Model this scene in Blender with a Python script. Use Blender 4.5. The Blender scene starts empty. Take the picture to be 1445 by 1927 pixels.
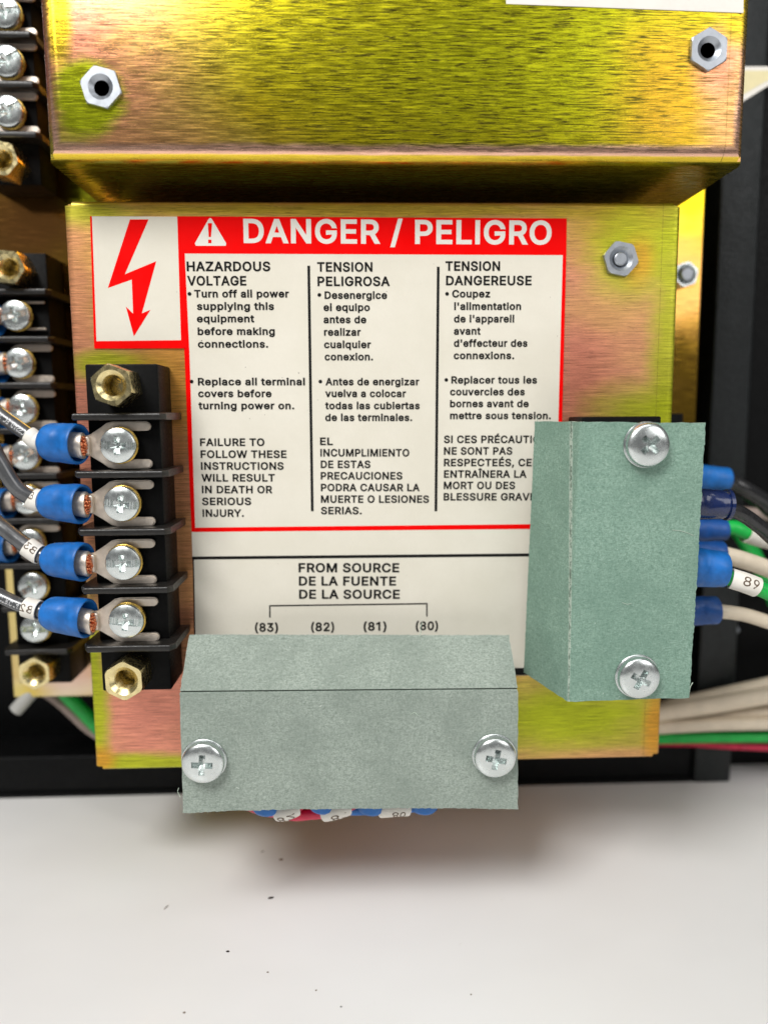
import bpy, bmesh, math, random
from mathutils import Vector, Matrix, noise as mnoise

random.seed(7)
C = bpy.context.scene
COL = C.collection
MM = 0.001
PI = math.pi

# ------------------------------------------------------------------ camera
F = 1450.0                      # focal length in photograph pixels (1445 x 1927)
CX, CY = 722.5, 963.5
_y = Vector((670 - CX, 780 - CY, F)).normalized()           # direction of depth, camera axes (right, down, forward)
_d = Vector((85.5, 11601.5, F))
_d = (_d - _y * _d.dot(_y)).normalized()                    # direction of "down"
_x = _d.cross(_y).normalized()
_z = -_d
def _raw(u, v, Y):
    d = Vector((u - CX, v - CY, F))
    w = Vector((_x.dot(d), _y.dot(d), _z.dot(d)))
    return w * (Y / w.y)
H = -_raw(600, 1486, 203).z     # lens height over the table (mm)
def P(u, v, Y):
    """point (mm) seen at a photo pixel on the upright plane at depth Y"""
    w = _raw(u, v, Y); w.z += H
    return w
def SZ(px, Y, u=722, v=963):    # size in mm of a pixel length at depth Y
    return (_raw(u + px, v, Y) - _raw(u, v, Y)).length

cam_d = bpy.data.cameras.new('camera')
cam = bpy.data.objects.new('camera', cam_d)
COL.objects.link(cam)
right = Vector((_x.x, _y.x, _z.x)); down = Vector((_x.y, _y.y, _z.y)); fwd = Vector((_x.z, _y.z, _z.z))
R = Matrix((right, -down, -fwd)).transposed()
cam.matrix_world = Matrix.Translation((0, 0, H * MM)) @ R.to_4x4()
cam_d.sensor_fit = 'VERTICAL'
cam_d.sensor_height = 36
cam_d.sensor_width = 27
cam_d.lens = F / 1927 * 36
cam_d.clip_start = 0.005
cam_d.clip_end = 50
cam_d.dof.use_dof = True
cam_d.dof.focus_distance = 0.148
cam_d.dof.aperture_fstop = 8.5
C.camera = cam

# ------------------------------------------------------------------ light
world = bpy.data.worlds.new('World'); C.world = world
world.use_nodes = True
wn = world.node_tree.nodes; wl = world.node_tree.links
bg = wn['Background']
wtc = wn.new('ShaderNodeTexCoord'); wsp = wn.new('ShaderNodeSeparateXYZ'); wr = wn.new('ShaderNodeValToRGB')
wmr = wn.new('ShaderNodeMapRange'); wmr.inputs['From Min'].default_value = -1; wmr.inputs['From Max'].default_value = 1
wl.new(wtc.outputs['Generated'], wsp.inputs[0]); wl.new(wsp.outputs['Z'], wmr.inputs['Value'])
wfr = wn.new('ShaderNodeMapRange'); wfr.inputs['From Min'].default_value = 0.4; wfr.inputs['From Max'].default_value = -0.7
wfr.inputs['To Min'].default_value = 0.35; wfr.inputs['To Max'].default_value = 1.25      # the room in front is brighter than the wall behind
wmx = wn.new('ShaderNodeMix'); wmx.data_type = 'RGBA'; wmx.blend_type = 'MULTIPLY'; wmx.inputs['Factor'].default_value = 1.0
wl.new(wsp.outputs['Y'], wfr.inputs['Value'])
wl.new(wmr.outputs[0], wr.inputs[0]); wl.new(wr.outputs[0], wmx.inputs['A']); wl.new(wfr.outputs[0], wmx.inputs['B']); wl.new(wmx.outputs['Result'], bg.inputs[0])
wr.color_ramp.elements[0].position = 0.30; wr.color_ramp.elements[0].color = (0.10, 0.10, 0.10, 1)
wr.color_ramp.elements[1].position = 0.85; wr.color_ramp.elements[1].color = (1.0, 1.0, 1.0, 1)
bg.inputs[1].default_value = 0.22

def area(name, loc, target, size, power, color=(1, 1, 1)):
    l = bpy.data.lights.new(name, 'AREA'); l.shape = 'RECTANGLE'
    l.size, l.size_y = size[0] * MM, size[1] * MM
    l.energy = power; l.color = color
    o = bpy.data.objects.new(name, l); COL.objects.link(o)
    o.location = Vector(loc) * MM
    o.rotation_euler = (Vector(target) - Vector(loc)).to_track_quat('-Z', 'Y').to_euler()
    return o
area('key_light', (-240, -250, H + 480), (10, 170, H - 20), (260, 260), 4.7, (1, 0.985, 0.96))
area('fill_light', (380, -240, H + 240), (10, 170, H - 10), (300, 300), 0.8, (1, 0.98, 0.97))
area('overhead_fill', (80, -160, H + 620), (0, 150, H - 60), (500, 260), 0.8, (1, 1, 1))  # unseen overhead lamp, added for soft light from above

C.view_settings.view_transform = 'Standard'
C.view_settings.look = 'None'
C.view_settings.exposure = 0.0
C.view_settings.gamma = 1.0
C.view_settings.use_curve_mapping = False
C.render.engine = 'CYCLES'
C.cycles.max_bounces = 6
C.cycles.use_denoising = True

# ------------------------------------------------------------------ node helpers
class NT:
    def __init__(s, name):
        s.m = bpy.data.materials.new(name); s.m.use_nodes = True
        s.t = s.m.node_tree; s.b = s.t.nodes['Principled BSDF']
        s._pos = None
    def n(s, t): return s.t.nodes.new(t)
    def link(s, a, b): s.t.links.new(a, b)
    def put(s, sock, v):
        if isinstance(v, bpy.types.NodeSocket): s.link(v, sock)
        elif isinstance(v, (tuple, list)) and len(v) == 3 and sock.type == 'RGBA': sock.default_value = (*v, 1)
        else: sock.default_value = v
    def pos(s):                                     # world position in millimetres
        if s._pos is None:
            g = s.n('ShaderNodeNewGeometry'); m = s.n('ShaderNodeVectorMath'); m.operation = 'SCALE'
            s.link(g.outputs['Position'], m.inputs[0]); m.inputs['Scale'].default_value = 1000
            s._pos = m.outputs[0]
        return s._pos
    def obj(s):
        g = s.n('ShaderNodeTexCoord'); m = s.n('ShaderNodeVectorMath'); m.operation = 'SCALE'
        s.link(g.outputs['Object'], m.inputs[0]); m.inputs['Scale'].default_value = 1000
        return m.outputs[0]
    def vmul(s, v, k):
        m = s.n('ShaderNodeVectorMath'); m.operation = 'MULTIPLY'; s.put(m.inputs[0], v); m.inputs[1].default_value = k
        return m.outputs[0]
    def math(s, op, a, b=None, clamp=False):
        m = s.n('ShaderNodeMath'); m.operation = op; m.use_clamp = clamp
        s.put(m.inputs[0], a)
        if b is not None: s.put(m.inputs[1], b)
        return m.outputs[0]
    def noise(s, vec, scale=1.0, detail=2.0, rough=0.5, dist=0.0):
        m = s.n('ShaderNodeTexNoise'); s.put(m.inputs['Vector'], vec); m.inputs['Scale'].default_value = scale
        m.inputs['Detail'].default_value = detail; m.inputs['Roughness'].default_value = rough
        m.inputs['Distortion'].default_value = dist
        return m.outputs['Fac']
    def rng(s, v, a, b, c=0.0, d=1.0, smooth=True):
        m = s.n('ShaderNodeMapRange'); m.interpolation_type = 'SMOOTHSTEP' if smooth else 'LINEAR'
        s.put(m.inputs['Value'], v)
        m.inputs['From Min'].default_value = a; m.inputs['From Max'].default_value = b
        m.inputs['To Min'].default_value = c; m.inputs['To Max'].default_value = d
        return m.outputs[0]
    def mix(s, f, a, b, mode='MIX'):
        m = s.n('ShaderNodeMix'); m.data_type = 'RGBA'; m.blend_type = mode
        s.put(m.inputs['Factor'], f); s.put(m.inputs['A'], a); s.put(m.inputs['B'], b)
        return m.outputs['Result']
    def grey(s, v):
        m = s.n('ShaderNodeCombineColor')
        for i in range(3): s.put(m.inputs[i], v)
        return m.outputs[0]
    def sep(s, v):
        m = s.n('ShaderNodeSeparateXYZ'); s.put(m.inputs[0], v); return m.outputs
    def bump(s, h, strength=0.3, dist=0.0001):
        m = s.n('ShaderNodeBump'); s.put(m.inputs['Height'], h); m.inputs['Strength'].default_value = strength
        m.inputs['Distance'].default_value = dist
        s.link(m.outputs[0], s.b.inputs['Normal'])
    def set(s, **k):
        names = dict(color='Base Color', metal='Metallic', rough='Roughness', aniso='Anisotropic', coat='Coat Weight',
                     coat_rough='Coat Roughness', spec='Specular IOR Level', sss='Subsurface Weight', trans='Transmission Weight', sheen='Sheen Weight')
        for a, v in k.items(): s.put(s.b.inputs[names[a]], v)
        return s

def plain(name, color, metal=0.0, rough=0.5, var=0.12, scale=0.6, bump=0.0, bscale=3.0, coat=0.0, rvar=0.1, spec=0.5):
    n = NT(name); p = n.obj()
    f = n.noise(p, scale, 4, 0.6)
    col = n.mix(n.rng(f, 0.3, 0.7), tuple(c * (1 - var) for c in color), tuple(min(1, c * (1 + var)) for c in color))
    n.set(color=col, metal=metal, rough=n.rng(n.noise(p, scale * 2.3, 3), 0.3, 0.7, max(0.02, rough - rvar), rough + rvar), spec=spec)
    if coat: n.set(coat=coat, coat_rough=0.15)
    if bump: n.bump(n.noise(p, bscale, 4, 0.6), bump, 0.0001)
    return n.m

# plating colours (reflectance); the dark brown one stands for dark reflections
OLIVE = (0.58, 0.43, 0.012); GREENY = (0.52, 0.58, 0.014); PINK = (0.88, 0.33, 0.23); PEACH = (0.80, 0.42, 0.17)
ORANGE = (0.78, 0.36, 0.035); DARK_REFLECTION = (0.40, 0.17, 0.05); PALE = (0.86, 0.74, 0.34); YELLOW = (0.80, 0.58, 0.012); MAGENTA = (0.66, 0.22, 0.14)

def gold(name, Y, c0, c1, blobs=(), lines=(), reflect_flecks=None, bend=None, rough=0.33, metal=0.62, streak=1.0, zs=1.0):
    """yellow chromate plating, brushed along X, with its iridescent patches and some reflections painted in"""
    n = NT(name); p = n.pos()
    low = n.noise(n.vmul(p, (0.02, 0.03, 0.035)), 1.0, 3, 0.55)
    warp = n.math('SUBTRACT', n.math('ADD', n.math('MULTIPLY', n.noise(n.vmul(p, (0.09, 0.1, 0.22)), 1.0, 5, 0.62), 0.75), n.math('MULTIPLY', n.noise(n.vmul(p, (0.11, 1, 4.0)), 1.0, 3, 0.6), 0.25)), 0.5)
    col = n.mix(n.rng(low, 0.36, 0.64), c0, c1)
    xyz = n.sep(p)
    for (u, v, ru, rv, c, soft, amt) in blobs:
        q = P(u, v, Y); rx, rz = SZ(ru, Y), SZ(rv, Y)
        a = n.math('MULTIPLY', n.math('SUBTRACT', xyz[0], q.x), 1 / rx)
        b = n.math('MULTIPLY', n.math('SUBTRACT', xyz[2], q.z), 1 / rz)
        d = n.math('SQRT', n.math('ADD', n.math('MULTIPLY', a, a), n.math('MULTIPLY', b, b)))
        d = n.math('ADD', d, n.math('MULTIPLY', warp, 1.1))
        col = n.mix(n.rng(d, 1 + soft, 1 - soft, 0, amt), col, c)
    if bend:                                        # highlight bands painted along the folded edge, flange below painted dark olive
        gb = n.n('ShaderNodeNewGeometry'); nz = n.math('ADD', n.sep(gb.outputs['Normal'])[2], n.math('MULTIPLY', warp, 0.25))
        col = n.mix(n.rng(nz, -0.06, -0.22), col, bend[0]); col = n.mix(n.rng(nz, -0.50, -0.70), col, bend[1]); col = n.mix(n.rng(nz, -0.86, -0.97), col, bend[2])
    fine = n.noise(n.vmul(p, (0.13, 1, 4.6 * zs)), 1.0, 5, 0.82)
    mid = n.noise(n.vmul(p, (0.22, 1, 3.0 * zs)), 1.0, 3, 0.6)
    gn = n.n('ShaderNodeNewGeometry')
    flat = n.rng(n.math('ABSOLUTE', n.sep(gn.outputs['Normal'])[2]), 0.10, 0.45, 1.0, 0.25)       # the bends are burnished smooth
    k = n.rng(fine, 0.32, 0.70, 1 - 0.62 * streak, 1 + 0.36 * streak, False)
    k = n.math('ADD', n.math('MULTIPLY', n.math('SUBTRACT', k, 1.0), flat), 1.0)
    col = n.mix(1.0, col, n.grey(k), 'MULTIPLY')
    if reflect_flecks:  # dark reflection of whoever stands in front, painted into the colour as streaks
        u, v, ru, rv, amt = reflect_flecks
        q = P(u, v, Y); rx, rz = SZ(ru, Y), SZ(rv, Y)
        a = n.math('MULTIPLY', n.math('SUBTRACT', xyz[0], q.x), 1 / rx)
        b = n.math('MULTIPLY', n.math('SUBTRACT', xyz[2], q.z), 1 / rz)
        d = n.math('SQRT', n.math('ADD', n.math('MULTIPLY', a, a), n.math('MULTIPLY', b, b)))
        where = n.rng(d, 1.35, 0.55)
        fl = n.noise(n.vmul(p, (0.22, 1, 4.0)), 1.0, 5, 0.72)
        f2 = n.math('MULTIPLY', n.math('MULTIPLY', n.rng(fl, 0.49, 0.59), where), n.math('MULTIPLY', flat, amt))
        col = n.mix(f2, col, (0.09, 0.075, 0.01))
    for (axis, c, w, amt) in lines:
        d = n.math('ABSOLUTE', n.math('SUBTRACT', xyz[axis], c))
        col = n.mix(n.math('MULTIPLY', n.rng(d, w, w * 0.2), n.rng(mid, 0.35, 0.6, 0.2 * amt, amt)), col, (0.16, 0.10, 0.02))
    n.set(color=col, metal=metal, rough=n.rng(mid, 0.3, 0.7, rough - 0.08, rough + 0.12), aniso=0.35)
    tg = n.n('ShaderNodeTangent'); tg.direction_type = 'RADIAL'; tg.axis = 'Z'
    n.link(tg.outputs[0], n.b.inputs['Tangent'])
    n.bump(n.math('ADD', fine, n.math('MULTIPLY', mid, 0.6)), 0.22 * streak, 0.00006)
    return n.m

YU, YL, YD, YF = 149.0, 160.0, 150.0, 145.5         # depths: upper box, lower box, terminal deck, barrier edge
YR, YRD, YRF = 193.0, 183.5, 179.0                  # rear plate, rear deck, rear barrier edge

M = {}
M['upper'] = gold('yellow_plating_upper', YU, OLIVE, (0.60, 0.50, 0.012), blobs=[
    (400, 150, 170, 190, ORANGE, 0.8, 0.6), (190, 90, 190, 230, PINK, 0.6, 1.0), (200, 280, 260, 60, PEACH, 0.6, 0.7), (108, 30, 22, 90, YELLOW, 0.5, 0.9),
    (165, 185, 62, 62, GREENY, 0.25, 1.0), (110, 285, 60, 40, GREENY, 0.7, 0.6),
    (650, 90, 320, 160, (0.70, 0.64, 0.012), 0.7, 0.85), (1060, 110, 300, 150, (0.72, 0.74, 0.014), 0.7, 0.9), (1270, 170, 110, 120, ORANGE, 0.7, 0.7),
    (1385, 200, 55, 160, PEACH, 0.6, 0.9), (1345, 120, 40, 50, PINK, 0.6, 0.7), (1390, 30, 30, 40, YELLOW, 0.5, 0.8)],
    lines=[(2, P(200, 243, YU).z, 0.14, 0.8), (0, P(1374, 60, YU).x, 0.13, 0.7)], reflect_flecks=(880, 110, 560, 230, 1.0), bend=((0.98, 0.58, 0.42), (0.98, 0.70, 0.06), (0.28, 0.24, 0.012)), rough=0.23, streak=1.2, metal=0.86)
M['lower'] = gold('yellow_plating_lower', YL, PEACH, PINK, blobs=[
    (160, 540, 40, 160, YELLOW, 0.7, 0.8), (126, 600, 7, 400, (0.7, 0.52, 0.05), 0.5, 0.6), (150, 700, 50, 330, PINK, 0.7, 0.75), (348, 980, 14, 260, DARK_REFLECTION, 0.7, 0.6), (215, 690, 80, 28, GREENY, 0.5, 0.9), (320, 700, 60, 120, ORANGE, 0.8, 0.7),  # the brown patch is the black block's reflection, painted in
    (720, 396, 560, 14, (0.55, 0.40, 0.02), 0.6, 0.9), (160, 400, 70, 22, GREENY, 0.7, 0.7), (1190, 430, 120, 60, OLIVE, 0.8, 0.9), (1190, 480, 75, 75, GREENY, 0.6, 0.8),
    (1200, 490, 30, 40, ORANGE, 0.6, 0.7), (1265, 700, 42, 420, GREENY, 0.6, 0.85), (1090, 740, 60, 100, MAGENTA, 0.8, 0.7), (1215, 775, 90, 50, GREENY, 0.8, 0.9),
    (1070, 1350, 230, 85, GREENY, 0.8, 1.0), (1180, 1425, 150, 18, PEACH, 0.6, 0.9), (1232, 1370, 22, 70, ORANGE, 0.6, 0.9),
    (175, 1320, 28, 190, GREENY, 0.5, 0.95), (260, 1438, 140, 22, GREENY, 0.5, 0.95), (192, 1430, 25, 25, ORANGE, 0.7, 0.9), (300, 1330, 50, 50, PINK, 0.8, 0.8)],
    lines=[(0, P(1240, 600, YL).x, 0.13, 0.6)], rough=0.34, zs=1.25, streak=1.15)
M['rear'] = gold('yellow_plating_rear', YR, (0.58, 0.34, 0.04), (0.60, 0.30, 0.09), blobs=[
    (60, 420, 90, 70, DARK_REFLECTION, 0.7, 0.9), (160, 350, 40, 50, GREENY, 0.5, 0.8), (100, 1300, 110, 22, (0.86, 0.80, 0.52), 0.8, 0.9), (55, 1300, 40, 16, YELLOW, 0.8, 0.8), (130, 1270, 60, 40, (0.8, 0.55, 0.5), 0.8, 0.7), (1300, 370, 30, 50, YELLOW, 0.6, 0.9),  # brown is a painted dark reflection; green and pale bottom patches are painted light
    (25, 1150, 14, 200, PALE, 0.7, 0.7)], rough=0.13, streak=0.3, metal=1.0)

M['zinc'] = plain('zinc_plated_steel', (0.70, 0.745, 0.735), 0.95, 0.26, 0.06, 0.35, 0.0, rvar=0.05)
M['zinc_dull'] = plain('dull_zinc', (0.44, 0.47, 0.51), 0.85, 0.38, 0.06, 0.5, rvar=0.05)
M['brass'] = plain('nickel_brass', (0.84, 0.71, 0.37), 1.0, 0.25, 0.12, 0.45, rvar=0.07)
M['brass_gold'] = plain('brass', (0.62, 0.42, 0.10), 1.0, 0.3, 0.1, 0.6)
M['tin'] = plain('tinned_copper', (0.72, 0.64, 0.55), 0.75, 0.42, 0.1, 0.5, 0.1, 5.0)
M['copper'] = plain('copper_strands', (0.75, 0.27, 0.13), 1.0, 0.3, 0.2, 1.5)
M['bakelite'] = plain('black_bakelite', (0.002, 0.002, 0.002), 0.0, 0.5, 0.3, 1.2, 0.3, 6.0, spec=0.11)
M['barrier'] = plain('black_barrier_plastic', (0.011, 0.010, 0.009), 0.0, 0.38, 0.3, 1.2, 0.3, 6.0, spec=0.5)
M['blue'] = plain('blue_nylon', (0.004, 0.125, 0.43), 0.0, 0.48, 0.22, 0.3, 0.25, 0.9, coat=0.06)
M['navy'] = plain('navy_vinyl', (0.006, 0.016, 0.075), 0.0, 0.2, 0.2, 0.35, 0.05, 2.0, coat=0.5)
M['blue_dark'] = plain('blue_nylon_deep', (0.004, 0.065, 0.27), 0.0, 0.45, 0.2, 0.35, 0.1, 1.2, coat=0.05)
M['wire_black'] = plain('dark_insulation', (0.075, 0.077, 0.080), 0.0, 0.18, 0.2, 0.3, 0.12, 0.8, coat=0.6)
M['wire_dark'] = plain('black_insulation', (0.014, 0.014, 0.015), 0.0, 0.3, 0.2, 0.3, 0.08, 0.8, coat=0.3)
M['wire_green'] = plain('green_insulation', (0.004, 0.42, 0.06), 0.0, 0.4, 0.12, 0.3)
M['wire_cream'] = plain('cream_insulation', (0.72, 0.62, 0.48), 0.0, 0.45, 0.06, 0.3)
M['wire_red'] = plain('red_insulation', (0.62, 0.01, 0.06), 0.0, 0.35, 0.1, 0.3)
M['wire_grey'] = plain('grey_insulation', (0.30, 0.23, 0.20), 0.0, 0.45, 0.1, 0.3)
M['sleeve'] = plain('white_marker_sleeve', (0.80, 0.77, 0.70), 0.0, 0.5, 0.04, 0.5, 0.05, 3.0)
M['ink'] = plain('black_ink', (0.006, 0.006, 0.006), 0.0, 0.6, 0.2, 1.0, spec=0.15)
M['ink_brown'] = plain('brown_ink', (0.10, 0.06, 0.03), 0.0, 0.6, 0.1, 1.0)
M['ink_white'] = plain('white_ink', (0.70, 0.71, 0.72), 0.0, 0.5, 0.1, 3.0)
M['red'] = plain('red_ink', (0.86, 0.0, 0.0), 0.0, 0.5, 0.03, 0.1, spec=0.08)
M['white_print'] = plain('white_print', (0.78, 0.75, 0.69), 0.0, 0.5, 0.03, 0.2)
M['peg'] = plain('white_nylon', (0.42, 0.42, 0.40), 0.0, 0.5, 0.05, 0.3)
M['frame_black'] = plain('black_paint', (0.0022, 0.0024, 0.0026), 0.0, 0.5, 0.3, 0.5, 0.3, 1.5, spec=0.15)
def crinkle():
    n = NT('black_crinkle_paint'); p = n.pos()
    f = n.noise(p, 1.1, 5, 0.7)
    n.set(color=n.mix(n.rng(f, 0.35, 0.7), (0.0025, 0.0045, 0.005), (0.008, 0.0115, 0.012)), rough=n.rng(n.noise(p, 0.4, 3), 0.3, 0.7, 0.30, 0.5), spec=0.42)
    n.bump(f, 0.7, 0.0003)
    return n.m
M['crinkle'] = crinkle()
def paper_label():
    n = NT('label_paper'); p = n.pos()
    f = n.noise(p, 0.05, 4, 0.6)
    col = n.mix(n.rng(f, 0.3, 0.7), (0.70, 0.665, 0.565), (0.755, 0.72, 0.625))
    g = n.noise(p, 2.2, 4, 0.6)
    col = n.mix(n.rng(g, 0.30, 0.7, 0.0, 0.10), col, (0.60, 0.57, 0.48))
    dots = n.noise(p, 1.35, 2, 0.5)                              # dirt specks
    where = n.rng(n.noise(p, 0.06, 2), 0.48, 0.62)
    col = n.mix(n.math('MULTIPLY', n.rng(dots, 0.755, 0.80), where), col, (0.12, 0.10, 0.08))
    n.set(color=col, rough=0.42, spec=0.4)
    n.bump(g, 0.05, 0.0001)
    return n.m
M['label'] = paper_label()
def fish_paper(name, dark, mid, light, fold=None):
    """vulcanised fibre board: mottled, with short pale and dark fibres"""
    n = NT(name); p = n.pos()
    warp = n.n('ShaderNodeVectorMath'); warp.operation = 'ADD'
    nz = n.n('ShaderNodeTexNoise'); nz.inputs['Scale'].default_value = 0.5; n.link(p, nz.inputs['Vector'])
    sc = n.vmul(nz.outputs['Color'], (1.1, 1.1, 1.1))
    n.link(p, warp.inputs[0]); n.link(sc, warp.inputs[1]); w = warp.outputs[0]
    a = n.noise(n.vmul(w, (0.8, 1.0, 2.6)), 1.7, 5, 0.82)
    b = n.noise(n.vmul(w, (2.0, 1.6, 1.2)), 1.5, 5, 0.82)
    big = n.noise(p, 0.07, 4, 0.6)
    f = n.math('ADD', n.math('MULTIPLY', a, 0.5), n.math('MULTIPLY', b, 0.5))
    col = n.mix(n.rng(f, 0.40, 0.52), dark, mid)
    col = n.mix(n.rng(f, 0.50, 0.62, 0, 0.9), col, light)
    col = n.mix(n.rng(big, 0.35, 0.68, 0.0, 0.5), col, dark)
    hair = n.noise(n.vmul(w, (0.5, 1.0, 4.5)), 1.0, 3, 0.6)
    col = n.mix(n.rng(hair, 0.60, 0.72, 0, 0.5), col, light)
    col = n.mix(n.rng(hair, 0.38, 0.27, 0, 0.45), col, tuple(c * 0.7 for c in dark))
    sp = n.noise(n.vmul(w, (1.0, 1.0, 1.0)), 1.9, 2, 0.5)
    col = n.mix(n.rng(sp, 0.745, 0.78, 0, 0.55), col, (0.74, 0.78, 0.72))
    col = n.mix(n.rng(sp, 0.27, 0.24, 0, 0.45), col, (0.07, 0.10, 0.08))
    if fold is not None:                                         # worn pale line along the crease
        d = n.math('ABSOLUTE', n.math('SUBTRACT', n.sep(p)[0], fold))
        wear = n.noise(n.vmul(p, (1, 1, 0.9)), 1.4, 4, 0.7)
        col = n.mix(n.math('MULTIPLY', n.rng(d, 0.24, 0.10), n.rng(wear, 0.36, 0.6, 0.1, 0.6)), col, (0.56, 0.62, 0.54))
        col = n.mix(n.math('MULTIPLY', n.rng(d, 0.12, 0.05), n.rng(wear, 0.42, 0.56, 0.8, 0.0)), col, (0.10, 0.13, 0.10))
    n.set(color=col, rough=0.8, spec=0.25)
    n.bump(f, 0.35, 0.00012)
    return n.m
XFOLD = P(1077, 1060, 141.3).x
M['fibre'] = fish_paper('grey_green_fibre_board', (0.190, 0.232, 0.200), (0.300, 0.352, 0.308), (0.41, 0.465, 0.415))
M['fibre_green'] = fish_paper('green_fibre_board', (0.130, 0.225, 0.175), (0.220, 0.345, 0.275), (0.345, 0.47, 0.39), XFOLD)
M['fibre_edge'] = plain('cut_fibre_edge', (0.46, 0.55, 0.46), 0.0, 0.85, 0.2, 3.0, 0.5, 6.0)
def table_mat():
    n = NT('white_laminate'); p = n.pos()
    f = n.noise(n.vmul(p, (0.008, 0.012, 1)), 1.0, 4, 0.6)
    col = n.mix(n.rng(f, 0.3, 0.7), (0.765, 0.755, 0.745), (0.82, 0.815, 0.81))
    s = n.noise(p, 0.35, 3, 0.6)
    col = n.mix(n.rng(s, 0.70, 0.80, 0, 0.35), col, (0.55, 0.50, 0.46))
    n.set(color=col, rough=n.rng(n.noise(p, 0.05, 4), 0.3, 0.7, 0.28, 0.44), spec=0.45)
    n.bump(n.noise(p, 0.12, 3), 0.06, 0.0003)
    return n.m
M['table'] = table_mat()

# ------------------------------------------------------------------ object helpers
LOC = {}
def empty(name, loc, label=None, cat=None, group=None):
    o = bpy.data.objects.new(name, None); o.empty_display_size = 0.005
    o.location = Vector(loc) * MM; COL.objects.link(o); LOC[o.name] = Vector(loc)
    return tag(o, label, cat, group)
def tag(o, label=None, cat=None, group=None, kind=None):
    if label: o['label'] = label
    if cat: o['category'] = cat
    if group: o['group'] = group
    if kind: o['kind'] = kind
    return o
def where(o):
    w = Vector((0, 0, 0))
    while o is not None: w += o.location / MM; o = o.parent
    return w
def build(name, bm, mat, parent=None, at=None, smooth=None):
    """link bm (world mm) as one mesh object; at = its origin in world mm"""
    base = Vector(at) if at is not None else (where(parent) if parent else Vector((0, 0, 0)))
    bmesh.ops.recalc_face_normals(bm, faces=bm.faces)
    for v in bm.verts: v.co = (v.co - base) * MM
    me = bpy.data.meshes.new(name); bm.to_mesh(me); bm.free()
    for m in (mat if isinstance(mat, (list, tuple)) else [mat]): me.materials.append(M[m])
    if smooth is not None:
        me.polygons.foreach_set('use_smooth', [True] * len(me.polygons))
        me.set_sharp_from_angle(angle=math.radians(smooth))
    o = bpy.data.objects.new(name, me); COL.objects.link(o)
    if parent:
        o.parent = parent; o.location = (base - where(parent)) * MM
    else: o.location = base * MM
    return o
def dup(o, parent, at, roty=0.0):
    """copy one object (not its children), at in world mm"""
    c = o.copy(); COL.objects.link(c); c.parent = parent
    c.location = (Vector(at) - where(parent)) * MM
    c.rotation_euler = (0, roty, 0)
    return c
def dup_tree(o, parent, at, roty=0.0):
    c = dup(o, parent, at, roty)
    for k in list(o.children):
        d = k.copy(); COL.objects.link(d); d.parent = c
    return c

def box(bm, a, b, bev=0.0, seg=2):
    a, b = Vector(a), Vector(b)
    r = bmesh.ops.create_cube(bm, size=1.0)
    for v in r['verts']:
        v.co = Vector(((a[i] + b[i]) / 2 + v.co[i] * abs(b[i] - a[i]) for i in range(3)))
    if bev:
        es = list({e for v in r['verts'] for e in v.link_edges})
        bmesh.ops.bevel(bm, geom=es, offset=bev, segments=seg, affect='EDGES', profile=0.5)
def prism(bm, pts, y0, y1):
    """outline (x,z) extruded in depth"""
    fr = [bm.verts.new((x, y0, z)) for x, z in pts]; bk = [bm.verts.new((x, y1, z)) for x, z in pts]
    n = len(pts)
    bm.faces.new(fr); bm.faces.new(bk[::-1])
    for i in range(n): bm.faces.new((fr[i], bk[i], bk[(i + 1) % n], fr[(i + 1) % n]))
def rings(bm, rows, cap0=True, cap1=True):
    vs = [[bm.verts.new(p) for p in r] for r in rows]
    n = len(rows[0])
    for a, b in zip(vs, vs[1:]):
        for i in range(n): bm.faces.new((a[i], a[(i + 1) % n], b[(i + 1) % n], b[i]))
    if cap0: bm.faces.new(vs[0][::-1])
    if cap1: bm.faces.new(vs[-1])
    return vs
def circ(r, h, n=40, c=(0, 0, 0), rot=0.0):
    """ring facing the lens: h = height towards -Y"""
    return [(c[0] + r * math.cos(2 * PI * i / n + rot), c[1] - h, c[2] + r * math.sin(2 * PI * i / n + rot)) for i in range(n)]
def hexr(af, h, n=48, c=(0, 0, 0), rot=0.0, rmax=None):
    out = []
    for i in range(n):
        a = 2 * PI * i / n
        k = (a % (PI / 3)) - PI / 6
        r = (af / 2) / math.cos(k)
        if rmax: r = min(r, rmax)
        out.append((c[0] + r * math.cos(a + rot), c[1] - h, c[2] + r * math.sin(a + rot)))
    return out
def catmull(pts, n=10):
    pts = [Vector(p) for p in pts]
    if len(pts) < 3: return [pts[0].lerp(pts[1], i / n) for i in range(n + 1)]
    q = [pts[0] * 2 - pts[1]] + pts + [pts[-1] * 2 - pts[-2]]
    out = []
    for i in range(1, len(q) - 2):
        a, b, c, d = q[i - 1:i + 3]
        for k in range(n):
            t = k / n
            out.append(0.5 * ((2 * b) + (c - a) * t + (2 * a - 5 * b + 4 * c - d) * t * t + (3 * b - a - 3 * c + d) * t ** 3))
    out.append(pts[-1].copy())
    return out
def frames(path):
    fr = []
    for i, p in enumerate(path):
        t = (path[min(i + 1, len(path) - 1)] - path[max(i - 1, 0)]).normalized()
        f = Vector((0, -1, 0)); nn = f - t * f.dot(t)
        if nn.length < 1e-3: nn = Vector((0, 0, 1)) - t * t.z
        nn.normalize(); b = t.cross(nn)
        if b.z < -1e-6 or (abs(b.z) < 1e-6 and b.x < 0): b = -b
        fr.append((p, t, nn, b))
    return fr
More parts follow.
